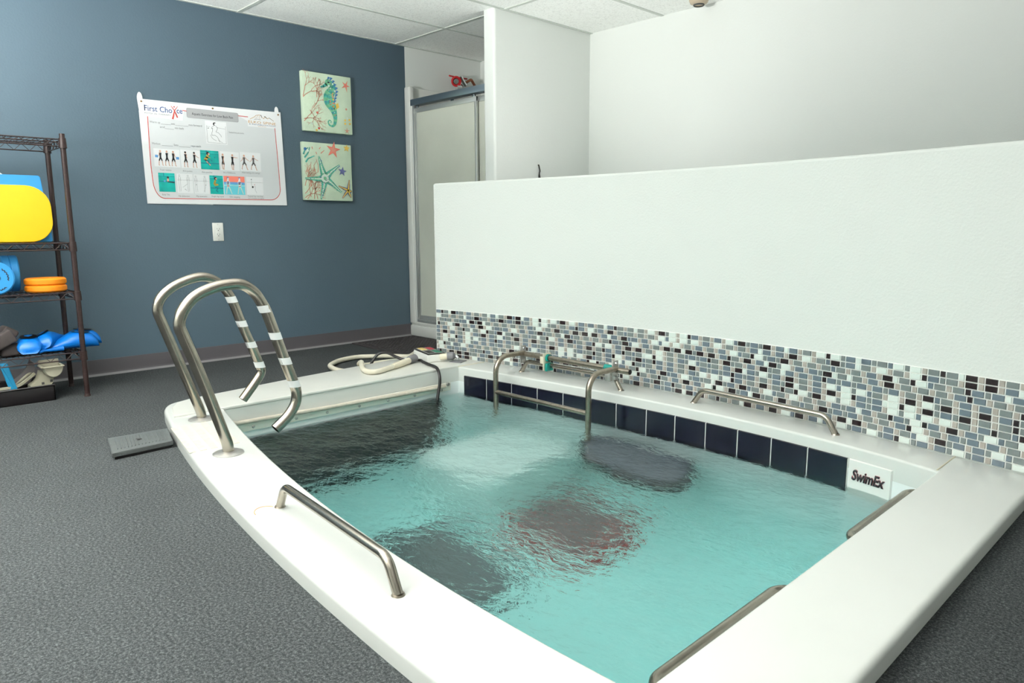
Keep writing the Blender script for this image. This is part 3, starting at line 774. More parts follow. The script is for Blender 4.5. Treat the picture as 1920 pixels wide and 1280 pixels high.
bm = NB(); add_tube(bm, fillet_path([(0.02, 3.97, 2.01), (0.10, 3.99, 2.045), (0.10, 4.03, 2.066), (0.10, 4.07, 2.02)], 0.012, 5), 0.011, 10); link_mesh('copper_pipe', bm, 'copper', t)

# ------------------------------------------------------------------ wire shelf
SX0, SX1, SY0, SY1 = 0.215, 0.550, 0.03, 0.945
t = thing('wire_shelving_unit', 'dark bronze four-tier wire shelving unit against the blue wall', 'shelving unit')
for x in (SX0, SX1):
    for y in (SY0, SY1):
        bm = NB(); add_tube(bm, [(x, y, 0.012), (x, y, 1.34)], 0.0128, 14); add_tube(bm, [(x, y, 0.0), (x, y, 0.014)], [0.017, 0.014], 14)
        for z in [0.03 * k for k in range(2, 44)]: add_tube(bm, [(x, y, z), (x, y, z + 0.002)], 0.0133, 12)
        link_mesh('post', bm, 'bronze', t, smooth=50)
SHELF_Z = (0.236, 0.549, 0.800, 1.312)
def wire_tier(z):
    bm = NB(); r = 0.003; dz = 0.034
    for x in (SX0, SX1):
        add_tube(bm, [(x, SY0, z), (x, SY1, z)], 0.0032, 8); add_tube(bm, [(x, SY0, z - dz), (x, SY1, z - dz)], 0.0032, 8)
        n = 26; zz = [(x, SY0 + 0.012 + (SY1 - SY0 - 0.024) * k / n, z if k % 2 else z - dz) for k in range(n + 1)]
        add_tube(bm, zz, 0.0022, 6)
    for y in (SY0, SY1):
        add_tube(bm, [(SX0, y, z), (SX1, y, z)], 0.0032, 8); add_tube(bm, [(SX0, y, z - dz), (SX1, y, z - dz)], 0.0032, 8)
        n = 10; add_tube(bm, [(SX0 + (SX1 - SX0) * k / n, y, z if k % 2 else z - dz) for k in range(n + 1)], 0.0022, 6)
    k = 0; y = SY0 + 0.025
    while y < SY1 - 0.01:
        add_tube(bm, [(SX0, y, z + 0.0015), (SX1, y, z + 0.0015)], 0.0019, 5); y += 0.0245
    for x in (SX0 + 0.11, SX0 + 0.225): add_tube(bm, [(x, SY0, z - 0.003), (x, SY1, z - 0.003)], 0.003, 8)
    s = link_mesh('wire_shelf', bm, 'bronze', t, smooth=60)
    for x in (SX0, SX1):
        for y in (SY0, SY1):
            bm = NB(); add_tube(bm, [(x, y, z - dz - 0.008), (x, y, z + 0.006)], [0.0185, 0.0165], 16); link_mesh('collar', bm, 'bronze', s, smooth=50)
for z in SHELF_Z: wire_tier(z)

def board(name, label, cat, y0, z0, w, h, th, r, mname, lean_x, x_base, yaw=0.0, group=None, bev=0.004, taper=0.0):
    """upright board: local plane y-z, thickness along x, bottom on the shelf at z0, leaning back"""
    L = rounded_rect(0, 0, w, h, r, 8)
    if taper: L = [(u + taper * (v / h), v) for u, v in L]
    bm = NB(); loop_solid(bm, L, 0.0, th, bev); 
    back = Matrix(((0, 0, 1, 0), (1, 0, 0, 0), (0, 1, 0, 0), (0, 0, 0, 1)))
    mtx = Matrix.Translation((x_base, y0, z0)) @ Matrix.Rotation(yaw, 4, 'Z') @ Matrix.Rotation(lean_x, 4, 'Y') @ back
    o = link_mesh(name, bm, mname, smooth=40); o.matrix_world = mtx
    tag(o, label, cat, group); return o
zt = SHELF_Z[2] + 0.004
board('kickboard', 'yellow rounded kickboard standing on the shelf at the front', 'kickboard', 0.40, zt, 0.485, 0.282, 0.03, 0.105, 'yellow', -0.10, 0.455, group='kickboards on the shelf')
board('kickboard', 'blue square-cornered board leaning behind the yellow kickboard', 'kickboard', 0.36, zt, 0.525, 0.335, 0.03, 0.012, 'blue_foam', -0.10, 0.405, group='kickboards on the shelf', taper=-0.022)
board('kickboard', 'white board behind the blue one, only its rounded top edge showing', 'kickboard', 0.32, zt, 0.405, 0.353, 0.02, 0.045, 'white_plastic', -0.10, 0.365, group='kickboards on the shelf')

# foam dumbbells and weights
zt = SHELF_Z[1] + 0.004
def dumbbell(label, c, yaw, pitch, r, dw, gapw, mname):
    t = thing('foam_dumbbell', label, 'dumbbell', 'blue foam dumbbells')
    t.matrix_world = Matrix.Translation(c) @ Matrix.Rotation(yaw, 4, 'Z') @ Matrix.Rotation(pitch, 4, 'Y')
    for s in (-1, 1):
        m = Matrix.Translation((s * (gapw / 2 + dw / 2), 0, 0)) @ Matrix.Rotation(PI / 2, 4, 'Y')
        bm = NB(); h = dw / 2; hr = 0.024
        prof = [(hr, -h), (r - 0.006, -h), (r, -h + 0.006), (r, -0.003), (r - 0.003, 0), (r, 0.003), (r, h - 0.006), (r - 0.006, h), (hr, h), (hr, -h)]
        add_disc_lathe(bm, prof, m, 36); link_mesh('disc', bm, mname, t, smooth=40)
    bm = NB(); add_tube(bm, [(-gapw / 2 - dw + 0.006, 0, 0), (gapw / 2 + dw - 0.006, 0, 0)], 0.0165, 16); link_mesh('handle', bm, 'black', t, smooth=50)
    for k in range(9):       # worn curved print round the face: illegible strokes
        if k in (0, 5): bm = NB()
        a = -0.15 + 0.24 * k if k < 5 else -1.55 + 0.2 * (k - 5)
        rr_ = r * (0.66 if k < 5 else 0.74)
        x = gapw / 2 + dw + 0.0006
        for q in range(2):
            a0 = a + 0.07 * q
            add_box(bm, (x - 0.0004, -0.0016, -0.006), (x + 0.0004, 0.0016, 0.006), mtx=Matrix.Rotation(a0, 4, 'X') @ Matrix.Translation((0, rr_, 0)) @ Matrix.Rotation(0.5 - q, 4, 'X'))
        if k in (4, 8): link_mesh('print', bm, 'ink', t, smooth=0)
    return t
dumbbell('blue foam dumbbell turned with its round face to the front', (0.462, 0.612, zt + 0.0825), -0.10, 0.0, 0.0815, 0.045, 0.04, 'blue_foam')
dumbbell('blue foam dumbbell lying sideways behind the other', (0.300, 0.617, zt + 0.093), 1.50, 0.0, 0.092, 0.072, 0.10, 'blue_foam')
for k, lab in enumerate(('orange foam disc, the lower of two stacked on the shelf', 'orange foam disc, the upper of two stacked on the shelf')):
    bm = NB(); r = 0.093
    add_disc_lathe(bm, [(0.02, 0.0), (r - 0.008, 0.0), (r, 0.007), (r + 0.001, 0.017), (r, 0.028), (r - 0.008, 0.035), (0.02, 0.035), (0.02, 0.0)], Matrix.Translation((0.43, 0.832, zt + 0.0352 * k)), 40)
    tag(link_mesh('foam_disc', bm, 'orange', smooth=40), lab, 'foam weight', 'orange foam discs')

# swim fins
def loft(bm, secs, cap0=True, cap1=True, mi=0):
    for A, B in zip(secs, secs[1:]): bridge(bm, A, B, mi)
    if cap0: bm.faces.new(secs[0])
    if cap1: bm.faces.new(secs[-1])
def ellipse_sec(bm, c, w, h, n=20, tilt=0.0, flat=0.0):
    out = []
    for k in range(n):
        a = 2 * PI * k / n; y = w * math.cos(a); z = h * math.sin(a)
        z = max(z, -h * (1 - flat)); out.append(bm.verts.new((c[0] + z * tilt, c[1] + y, c[2] + z)))
    return out
def fin(label, loc, yaw, pitch=0.0, roll=0.0, blade=0.20):
    """heel opening at local -x end, blade to +x"""
    t = thing('swim_fin', label, 'swim fin', 'swim fins on the lowest shelf')
    t.matrix_world = Matrix.Translation(loc) @ Matrix.Rotation(yaw, 4, 'Z') @ Matrix.Rotation(pitch, 4, 'Y') @ Matrix.Rotation(roll, 4, 'X') @ Matrix.Scale(1.12, 4)
    bm = NB()
    secs = [ellipse_sec(bm, c, w, h, tilt=tl, flat=0.2) for c, w, h, tl in (
        ((-0.010, 0, 0.032), 0.020, 0.012, 0.2), ((-0.004, 0, 0.034), 0.034, 0.024, 0.3), ((0.0, 0, 0.036), 0.043, 0.034, 0.5), ((0.012, 0, 0.038), 0.047, 0.039, 0.7), ((0.045, 0, 0.042), 0.049, 0.043, 0.8), ((0.09, 0, 0.038), 0.050, 0.038, 0.5),
        ((0.14, 0, 0.028), 0.050, 0.027, 0.2), ((0.19, 0, 0.018), 0.052, 0.016, 0.0), ((0.22, 0, 0.010), 0.055, 0.007, 0.0))]
    loft(bm, secs, cap0=True)
    pk = link_mesh('foot_pocket', bm, 'fin_blue', t, smooth=60)
    bm = NB(); sl = []
    for k in range(18):
        a = 2 * PI * k / 18; sl.append((0.060 + 0.042 * math.cos(a), 0.034 * math.sin(a)))
    def zt(x):
        K = ((-0.01, .05), (0.017, .070), (0.039, .078), (0.079, .0855), (0.109, .077), (0.145, .056))
        for (xa, za), (xb, zb) in zip(K, K[1:]):
            if x <= xb: return za + (zb - za) * (x - xa) / (xb - xa)
        return .056
    vs = [bm.verts.new((x, y, 0.042 + (zt(x) - 0.042) * math.sqrt(max(0.0, 1 - (y / 0.05) ** 2)) + 0.006)) for x, y in sl]
    bm.faces.new(vs); bmesh.ops.solidify(bm, geom=bm.faces[:], thickness=0.004)
    link_mesh('foot_opening', bm, 'black', pk, smooth=60)
    bm = NB(); b = blade
    L = [(0.15, -0.048), (0.22, -0.056), (0.22 + b * 0.6, -0.075), (0.22 + b, -0.085), (0.225 + b, 0.0), (0.22 + b, 0.085), (0.22 + b * 0.6, 0.075), (0.22, 0.056), (0.15, 0.048)]
    loop_solid(bm, L, 0.003, 0.010, 0.002); link_mesh('blade', bm, 'fin_dark', t, smooth=40)
    for s in (-1, 1):
        bm = NB(); add_tube(bm, [(0.14, s * 0.048, 0.014), (0.22, s * 0.057, 0.012), (0.22 + b, s * 0.085, 0.009)], [0.012, 0.008, 0.005], 10)
        link_mesh('side_rail', bm, 'fin_blue', t, smooth=50)
    return t
zt = SHELF_Z[0] + 0.004
fin('blue swim fin with its heel toward the room, next to the dark foam blocks', (0.505, 0.718, zt), math.radians(170), blade=0.05)
fin('blue swim fin tilted on its side, heel toward the room, second from the foam blocks', (0.475, 0.795, zt + 0.012), math.radians(152), roll=math.radians(-26), blade=0.08)
fin('blue swim fin lying lengthwise in front, heel past the corner post', (0.435, 1.032, zt), math.radians(-94), blade=0.02)
fin('blue swim fin lying lengthwise behind, heel farthest past the post', (0.335, 1.068, zt), math.radians(-91), blade=0.04)

# charcoal foam blocks
def block(label, c, s, e):
    bm = NB(); add_box(bm, (-s[0] / 2, -s[1] / 2, -s[2] / 2), (s[0] / 2, s[1] / 2, s[2] / 2), 0.012, 3)
    o = link_mesh('foam_block', bm, 'block', smooth=40); o.location = c; o.rotation_euler = e
    tag(o, label, 'foam block', 'charcoal foam blocks')
block('charcoal foam block lying flat next to the blue fins', (0.42, 0.635, zt + 0.032), (0.12, 0.09, 0.062), (0, 0, 0.2))
block('charcoal foam block tipped against the others at the shelf front', (0.485, 0.590, zt + 0.075), (0.05, 0.16, 0.07), (0.45, 0, 0.15))
block('charcoal foam block resting tilted on top at the back', (0.36, 0.655, zt + 0.104), (0.09, 0.07, 0.062), (-0.6, 0, 0.1))

# bin under the shelf and what lies in it
t = thing('storage_bin', 'low black storage bin on the carpet under the shelving', 'bin')
bm = NB(); add_box(bm, (0.255, 0.30, 0.0), (0.535, 0.805, 0.008), 0.003)
for lo, hi in (((0.255, 0.30, 0), (0.263, 0.805, 0.080)), ((0.527, 0.30, 0), (0.535, 0.805, 0.080)), ((0.255, 0.30, 0), (0.535, 0.308, 0.080)), ((0.255, 0.797, 0), (0.535, 0.805, 0.080))):
    add_box(bm, lo, hi, 0.002)
link_mesh('tray', bm, 'bin', t)
bm = NB(); add_tube(bm, [(0.255, 0.30, 0.080), (0.535, 0.30, 0.080), (0.535, 0.805, 0.080), (0.255, 0.805, 0.080)], 0.005, 8, closed=True); link_mesh('rim', bm, 'bin', t, smooth=60)

t = thing('water_paddle', 'beige moulded plastic water exercise paddle with a half-round scoop, in the bin', 'exercise paddle')
bm = NB()   # flat body with a concave flank
prof = [(0.700, 0.020), (0.770, 0.010), (0.792, 0.012), (0.794, 0.075), (0.806, 0.090), (0.812, 0.138), (0.756, 0.152), (0.752, 0.135), (0.742, 0.112), (0.728, 0.095), (0.706, 0.082)]
A = [bm.verts.new((0.430, y, z)) for y, z in prof]; B = [bm.verts.new((0.505, y, z)) for y, z in prof]
bridge(bm, A, B); bm.faces.new(A); bm.faces.new(B); link_mesh('body', bm, 'beige_dev', t, smooth=30)
bm = NB()   # half-round scoop
secs = []
for x in (0.475, 0.485, 0.535, 0.545):
    k_ = 0.9 if x in (0.475, 0.545) else 1.0
    secs.append([bm.verts.new((x, 0.806 + 0.046 * k_ * math.cos(a), 0.176 + 0.058 * k_ * math.sin(a))) for a in lin(PI, 2 * PI, 14)])
for A, B in zip(secs, secs[1:]):
    for k in range(14): bm.faces.new((A[k], A[k + 1], B[k + 1], B[k]))
bm.faces.new(secs[0]); bm.faces.new(secs[-1]); link_mesh('scoop', bm, 'beige_dev', t, smooth=50)
bm = NB()
for lo, hi in (((0.462, 0.749, 0.174), (0.470, 0.853, 0.180)), ((0.552, 0.749, 0.174), (0.560, 0.853, 0.180)), ((0.462, 0.749, 0.174), (0.560, 0.763, 0.180)), ((0.462, 0.841, 0.174), (0.560, 0.853, 0.180))): add_box(bm, lo, hi, 0.002)
for lo, hi in (((0.455, 0.755, 0.178), (0.461, 0.847, 0.203)),): add_box(bm, lo, hi, 0.002)
link_mesh('flange', bm, 'beige_dev', t)
for p in ((0.506, 0.760, 0.084), (0.506, 0.798, 0.092)):
    bm = NB(); add_box(bm, (p[0] - 0.001, p[1] - 0.006, p[2] + 0.0), (p[0] + 0.001, p[1] + 0.006, p[2] + 0.012), 0.0005); link_mesh('slot', bm, 'slot', t)
t = thing('paddle_strip', 'long curved beige plastic strip lying across the bin', 'strip')
bm = NB(); P = smooth_path([(0.49, 0.42, 0.088), (0.51, 0.57, 0.089), (0.50, 0.65, 0.092), (0.47, 0.71, 0.122), (0.46, 0.735, 0.140)], 6)
add_tube(bm, P, [0.008] * len(P), 4); link_mesh('strip_body', bm, 'beige_dev', t, smooth=30)
t = thing('hand_paddle', 'grey fan-shaped hand paddle lying in the bin beside the beige paddle', 'exercise paddle')
bm = NB(); prof = [(0.640, 0.060), (0.720, 0.085), (0.745, 0.130), (0.752, 0.170), (0.735, 0.205), (0.715, 0.165), (0.690, 0.135), (0.655, 0.110), (0.635, 0.100)]
A = [bm.verts.new((0.405 - 0.2 * (z - 0.06), y, z)) for y, z in prof]; B = [bm.verts.new((0.417 - 0.2 * (z - 0.06), y, z)) for y, z in prof]
bridge(bm, A, B); bm.faces.new(A); bm.faces.new(B); link_mesh('paddle_plate', bm, 'grey_paddle', t, smooth=30)
bm = NB(); add_tube(bm, fillet_path([(0.42, 0.66, 0.085), (0.44, 0.68, 0.11), (0.43, 0.715, 0.135), (0.405, 0.73, 0.13)], 0.02, 5), 0.007, 8); link_mesh('handle_loop', bm, 'beige_dev', t)
o = board('foam_strip', 'teal blue foam board standing upright in the bin', 'foam board', 0.630, 0.009, 0.034, 0.205, 0.012, 0.004, 'cyan_foam', -0.05, 0.505, taper=-0.045)
block2 = NB(); add_box(block2, (0.30, 0.36, 0.009), (0.42, 0.60, 0.072), 0.012, 3); tag(link_mesh('foam_block', block2, 'block', smooth=40), 'charcoal foam block lying low in the bin', 'foam block')

# ------------------------------------------------------------------ flat prints: a small polygon kit in (u, v) on a wall facing +x
class Print:
    def __init__(s, y0, z0, x0): s.o = Vector((x0, y0, z0)); s.bm = NB(); s.mats = []; s.lay = 0
    def mi(s, m):
        if m not in s.mats: s.mats.append(m)
        return s.mats.index(m)
    def P(s, u, v, k): return s.o + Vector((0.0004 * k, u, v))
    def poly(s, pts, m, k=1):
        try: f = s.bm.faces.new([s.bm.verts.new(s.P(u, v, k)) for u, v in pts])
        except ValueError: return
        f.material_index = s.mi(m)
    def rect(s, u0, v0, u1, v1, m, k=1): s.poly([(u0, v0), (u1, v0), (u1, v1), (u0, v1)], m, k)
    def rrect(s, u0, v0, u1, v1, r, m, k=1): s.poly(rounded_rect(u0, v0, u1, v1, r), m, k)
    def disc(s, u, v, r, m, k=1, n=14, sy=1.0): s.poly([(u + r * math.cos(2 * PI * i / n), v + r * sy * math.sin(2 * PI * i / n)) for i in range(n)], m, k)
    def stroke(s, pts, w, m, k=1, w1=None):
        n = len(pts)
        for i in range(n - 1):
            a, b = Vector(pts[i]), Vector(pts[i + 1]); d = b - a
            if d.length < 1e-9: continue
            d.normalize(); q = Vector((-d.y, d.x))
            wa = w if w1 is None else w + (w1 - w) * i / (n - 1); wb = w if w1 is None else w + (w1 - w) * (i + 1) / (n - 1)
            e = d * min(wa, wb) * 0.25
            s.poly([tuple(a - q * wa / 2 - e), tuple(b - q * wb / 2 + e), tuple(b + q * wb / 2 + e), tuple(a + q * wa / 2 - e)], m, k)
    def text(s, body, u, v, width, h, m, k=1, shear=0.0, bold=0.0, ang=0.0):
        me = text_verts(body, width, h, shear, 0, bold)
        off = len(s.bm.verts); idx = s.mi(m); c, sn = math.cos(ang), math.sin(ang)
        vs = [s.bm.verts.new(s.P(u + q.co.x * c - q.co.y * sn, v + q.co.x * sn + q.co.y * c, k)) for q in me.vertices]
        for p in me.polygons:
            try: f = s.bm.faces.new([vs[i] for i in p.vertices]); f.material_index = idx
            except ValueError: pass
        bpy.data.meshes.remove(me)
    def done(s, name, parent):
        for f in s.bm.faces:
            f.normal_update()
            if f.normal.x < 0: f.normal_flip()
        me = bpy.data.meshes.new(name); s.bm.to_mesh(me); s.bm.free()
        for m in s.mats: me.materials.append(M[m])
        o = bpy.data.objects.new(name, me); COL.objects.link(o); o.parent = parent
        return o

# ------------------------------------------------------------------ exercise poster
PY, PZ, PX = 1.497, 1.023, 0.0085
t = thing('exercise_poster', 'white exercise poster with rows of small pictures pinned to the blue wall', 'poster')
bm = NB()
loopp = [(0.0, 0.0), (0.30, 0.001), (0.60, 0.001), (0.904, 0.003), (0.8905, 0.6265)]
loopp += [(0.876, 0.627)] + [(0.8625 + 0.0145 * math.cos(a), 0.628 + 0.033 * math.sin(a)) for a in lin(0, PI, 10)] + [(0.848, 0.625)]
loopp += [(0.45, 0.618), (0.014, 0.6155)] + [(-0.003 + 0.0155 * math.cos(a), 0.616 + 0.038 * math.sin(a)) for a in lin(0, PI, 10)] + [(-0.016, 0.585), (-0.008, 0.50), (-0.004, 0.25)]
A = [bm.verts.new((PX, PY + u, PZ + v)) for u, v in loopp]; B = [bm.verts.new((PX - 0.0015, PY + u, PZ + v)) for u, v in loopp]
bridge(bm, A, B); bm.faces.new(A); bm.faces.new(B); link_mesh('sheet', bm, 'paper', t, smooth=0)
bm = NB(); A = [bm.verts.new((0.0045, PY + u - 0.007, PZ + v - 0.002)) for u, v in ((0, 0.0), (0.4, 0.0), (0.4, 0.55), (-0.006, 0.55))]; bm.faces.new(A)
link_mesh('sheet_under', bm, 'paper', t, smooth=0)
p = Print(PY, PZ, PX)
inn = [(0.0326, 0.516), (0.0300, 0.36), (0.0288, 0.2277), (0.0333, 0.1385)] + [(0.0333 + 0.062 * (1 - math.cos(a)), 0.1385 - 0.106 * math.sin(a)) for a in lin(0.12, PI / 2, 8)]
inn += [(0.30, 0.034), (0.55, 0.036), (0.7864, 0.038)] + [(0.7864 + 0.073 * math.sin(a), 0.111 - 0.073 * math.cos(a)) for a in lin(0.1, PI / 2, 8)] + [(0.853, 0.31), (0.8437, 0.5168)]
p.poly(inn + [(0.8437, 0.535), (0.66, 0.545), (0.60, 0.572), (0.25, 0.572), (0.235, 0.51), (0.05, 0.515)], 'paper_grey', 1)
p.done('panel_print', t)
for pts_ in (inn, [(0.2405, 0.5725), (0.268, 0.5705)], [(0.591, 0.5752), (0.6585, 0.5742)]):
    p = Print(PY, PZ, PX); p.stroke(pts_, 0.0042, 'ink_red', 3); p.done('border_line', t)
p = Print(PY, PZ, PX); p.poly([(0.0165, 0.52), (0.238, 0.512), (0.238, 0.546), (0.0165, 0.546)], 'paper', 2)
p.text('First Cho', 0.0175, 0.5495, 0.160, 0.0335, 'ink_blue', 4, bold=0.004); p.text('ce', 0.2045, 0.5520, 0.0345, 0.0335, 'ink_blue', 4, bold=0.004)
for a in (0.0185, 0.0200): p.stroke([(a, 0.5495), (a, 0.583)], 0.003, 'ink_blue', 4)
p.text('PHYSICAL THERAPY', 0.0165, 0.5315, 0.152, 0.0085, 'ink_grey', 4)
p.disc(0.1915, 0.5885, 0.0042, 'ink_red', 5)
p.stroke([(0.1735, 0.5915), (0.191, 0.567), (0.1985, 0.548), (0.2065, 0.527)], 0.003, 'ink_red', 5, 0.0085); p.stroke([(0.2118, 0.5935), (0.1925, 0.567), (0.186, 0.545), (0.178, 0.5155)], 0.002, 'ink_red', 6, 0.0095)
p.done('clinic_logo', t)
p = Print(PY, PZ, PX); p.rrect(0.2640, 0.5330, 0.5935, 0.5915, 0.009, 'ink_grey', 3); p.rrect(0.2655, 0.5345, 0.5920, 0.5900, 0.008, 'banner', 4)
ban = p.done('title_banner', t)
p = Print(PY, PZ, PX); p.text('Aquatic Exercises for Low Back Pain', 0.2955, 0.5520, 0.262, 0.0155, 'ink', 5, bold=0.004); p.done('lettering', ban)
p = Print(PY, PZ, PX); p.poly([(0.655, 0.514), (0.857, 0.514), (0.857, 0.605), (0.70, 0.60), (0.655, 0.575)], 'paper', 2)
p.stroke([(0.672, 0.562), (0.70, 0.577), (0.716, 0.590), (0.737, 0.594), (0.748, 0.5935), (0.758, 0.580), (0.768, 0.572), (0.778, 0.588), (0.795, 0.574), (0.806, 0.582), (0.838, 0.563)], 0.0026, 'ink_gold', 4)
p.stroke([(0.748, 0.594), (0.753, 0.586), (0.752, 0.576)], 0.005, 'ink', 5, 0.001); p.stroke([(0.774, 0.588), (0.785, 0.580), (0.793, 0.574)], 0.005, 'ink', 5, 0.001); p.stroke([(0.806, 0.582), (0.822, 0.573), (0.838, 0.562)], 0.0028, 'ink', 5, 0.001)
p.stroke([(0.700, 0.562), (0.722, 0.567), (0.745, 0.563)], 0.0016, 'ink', 4); p.stroke([(0.728, 0.590), (0.722, 0.578), (0.708, 0.570)], 0.0014, 'ink_gold', 4); p.stroke([(0.740, 0.590), (0.736, 0.574), (0.744, 0.566)], 0.0014, 'ink_gold', 4)
p.text('ELKO SPINE', 0.660, 0.5375, 0.192, 0.0165, 'ink_gold', 4, bold=0.002); p.text('& REHABILITATION', 0.664, 0.5270, 0.184, 0.0065, 'ink_blue', 4); p.text('SERVICES', 0.724, 0.5180, 0.058, 0.005, 'ink_gold', 4)
p.done('spine_logo', t)
def caption(body, u0, v, u1, h=0.0115, m='ink_grey', lines=()):
    p = Print(PY, PZ, PX); p.text(body, u0, v, u1 - u0, h, m, 4)
    return p
p = Print(PY, PZ, PX); h = 0.0125
p.text('Warm up', 0.0421, 0.481, 0.060, h, 'ink_grey', 4); p.stroke([(0.1057, 0.478), (0.1643, 0.479)], 0.0016, 'ink_grey', 4); p.text('sets', 0.1656, 0.4805, 0.0225, h, 'ink_grey', 4); p.stroke([(0.1908, 0.478), (0.2691, 0.479)], 0.0016, 'ink_grey', 4); p.text('min forward', 0.2711, 0.483, 0.082, h, 'ink_grey', 4)
p.text('and', 0.0984, 0.4560, 0.0275, h, 'ink_grey', 4); p.stroke([(0.1272, 0.4540), (0.180, 0.453)], 0.0016, 'ink_grey', 4); p.text('min back', 0.1864, 0.4570, 0.054, h, 'ink_grey', 4)
p.text('Seated bicycle kicks', 0.5242, 0.4610, 0.100, 0.0095, 'ink_grey', 4)
p.text('Workout', 0.0445, 0.3545, 0.049, h, 'ink_grey', 4); p.stroke([(0.1018, 0.3512), (0.1665, 0.352)], 0.0016, 'ink_grey', 4); p.text('Sets', 0.1727, 0.354, 0.0265, h, 'ink_grey', 4); p.stroke([(0.2023, 0.3512), (0.272, 0.351)], 0.0016, 'ink_grey', 4); p.text('reps each', 0.2767, 0.356, 0.0607, h, 'ink_grey', 4)
p.done('lettering', t)
for body, u0, u1, v in (('Trunk rotation', .0786, .1462, .2000), ('Arm pushes', .2153, .2734, .2000), ('Arm punches', .3325, .3991, .1985), ('Arm Pulldowns', .4706, .5501, .2020), ('Alternating arm swings', .5943, .7186, .2085),
                        ('Body Tilts', .0818, .1261, .0510), ('Hip abduction', .1783, .2454, .0445), ('Hip extension', .2872, .3546, .0465), ('Single leg squat', .3841, .4647, .0480), ('Side stepping', .5017, .5715, .0470)):
    caption(body, u0, v, u1, 0.0105).done('caption', t)
p = caption('Seated hip marches', .6275, .0550, .7317, 0.0100); p.text('and extension to supine', .628, .0430, .110, 0.008, 'ink_grey', 4); p.done('caption', t)

def person(p, u, v, h, arms=(), legs=((-0.12, 0), (0.12, 0)), shirt='ink', leg='print_skin', k=5, head='print_skin', hair=None):
    """little standing figure, feet at v, height h"""
    hip = v + 0.45 * h; sh = v + 0.82 * h
    p.poly([(u - 0.065 * h, hip - 0.06 * h), (u + 0.065 * h, hip - 0.06 * h), (u + 0.055 * h, v + 0.62 * h), (u + 0.085 * h, sh), (u - 0.085 * h, sh), (u - 0.055 * h, v + 0.62 * h)], shirt, k)
    p.disc(u, v + 0.91 * h, 0.062 * h, head, k + 1, 12, 1.25)
    if hair: p.disc(u - 0.012 * h, v + 0.94 * h, 0.062 * h, hair, k + 2, 12)
    for dx, lift in legs:
        s = 1 if dx > 0 else -1
        p.stroke([(u + s * 0.035 * h, hip), (u + s * 0.05 * h + dx * h * 0.4, v + 0.26 * h), (u + dx * h, v + lift * h + 0.01 * h), (u + dx * h + 0.05 * h, v + lift * h)], 0.062 * h, leg, k - 1, 0.032 * h)
        p.stroke([(u + s * 0.035 * h, hip), (u + s * 0.045 * h + dx * h * 0.35, v + 0.31 * h)], 0.085 * h, shirt, k, 0.075 * h)
    for ax, ay in arms:
        s = 1 if ax > 0 else -1
        p.stroke([(u + s * 0.07 * h, sh - 0.03 * h), (u + ax * h * 0.55, sh - 0.03 * h + ay * h * 0.6), (u + ax * h, sh - 0.03 * h + ay * h)], 0.042 * h, leg, k + 1, 0.028 * h)
def pic(u0, v0, u1, v1, base='paper'):
    p = Print(PY, PZ, PX); p.rect(u0, v0, u1, v1, base, 3); return p
def swimmer(p, u, v, s, k=6):
    p.disc(u, v + 0.030 * s, 0.008 * s, 'ink', k + 1, 12, 1.3); p.disc(u + 0.006 * s, v + 0.026 * s, 0.006 * s, 'print_skin', k + 2)
    p.stroke([(u, v + 0.022 * s), (u - 0.006 * s, v + 0.006 * s), (u - 0.016 * s, v - 0.008 * s)], 0.014 * s, 'print_olive', k, 0.018 * s)
    p.stroke([(u - 0.002 * s, v + 0.012 * s), (u + 0.012 * s, v + 0.004 * s)], 0.006 * s, 'print_olive', k + 1)
    p.stroke([(u - 0.020 * s, v - 0.010 * s), (u + 0.004 * s, v - 0.016 * s), (u + 0.002 * s, v - 0.034 * s)], 0.008 * s, 'print_dteal', k, 0.006 * s)
    p.stroke([(u - 0.010 * s, v - 0.018 * s), (u + 0.012 * s, v - 0.040 * s)], 0.007 * s, 'print_skin', k)
def poolpic(u0, v0, u1, v1, line):
    p = pic(u0, v0, u1, v1, 'print_teal'); w = u1 - u0; hh = v1 - v0
    p.rect(u0, v0 + hh * line, u1, v0 + hh * (line + 0.05), 'print_dteal', 4); p.rect(u0, v0 + hh * 0.80, u1, v0 + hh * 0.815, 'print_dteal', 4); p.rect(u0, v0 + hh * 0.88, u1, v0 + hh * 0.89, 'print_cyan', 4); p.rect(u0 + w * 0.3, v0 + hh * 0.82, u0 + w * 0.36, v1, 'print_dteal', 4)
    return p
# bicycle drawing
p = pic(.3735, .3825, .5105, .525); p.stroke([(.382, .497), (.384, .392), (.502, .389), (.504, .498)], 0.0013, 'ink_grey', 5); p.stroke([(.384, .489), (.404, .489)], 0.0013, 'ink_grey', 5); p.stroke([(.445, .487), (.500, .482)], 0.0013, 'ink_grey', 5)
p.disc(.434, .508, .0105, 'ink', 5); p.disc(.439, .506, .0075, 'paper', 6)
p.stroke([(.428, .497), (.415, .487), (.412, .478), (.420, .481), (.418, .462), (.412, .448), (.414, .436), (.432, .438), (.448, .428), (.456, .410), (.462, .398)], 0.0016, 'ink', 5)
p.stroke([(.440, .497), (.452, .485), (.448, .474), (.440, .460), (.456, .455), (.470, .440), (.474, .430)], 0.0016, 'ink', 5); p.stroke([(.404, .440), (.410, .424), (.422, .412), (.440, .404)], 0.0014, 'ink', 5); p.stroke([(.452, .410), (.480, .394)], 0.0012, 'ink_grey', 5); p.stroke([(.388, .4785), (.396, .480)], 0.003, 'ink', 5)
p.done('picture', t)
p = pic(.0500, .2235, .2040, .3310)
person(p, .088, .232, .092, arms=((-0.16, -0.22),)); person(p, .126, .232, .092, arms=()); person(p, .164, .232, .092, arms=((0.16, -0.22),))
p.rect(.057, .278, .074, .293, 'print_blue', 6); p.rect(.180, .272, .198, .287, 'print_blue', 6); p.done('picture', t)
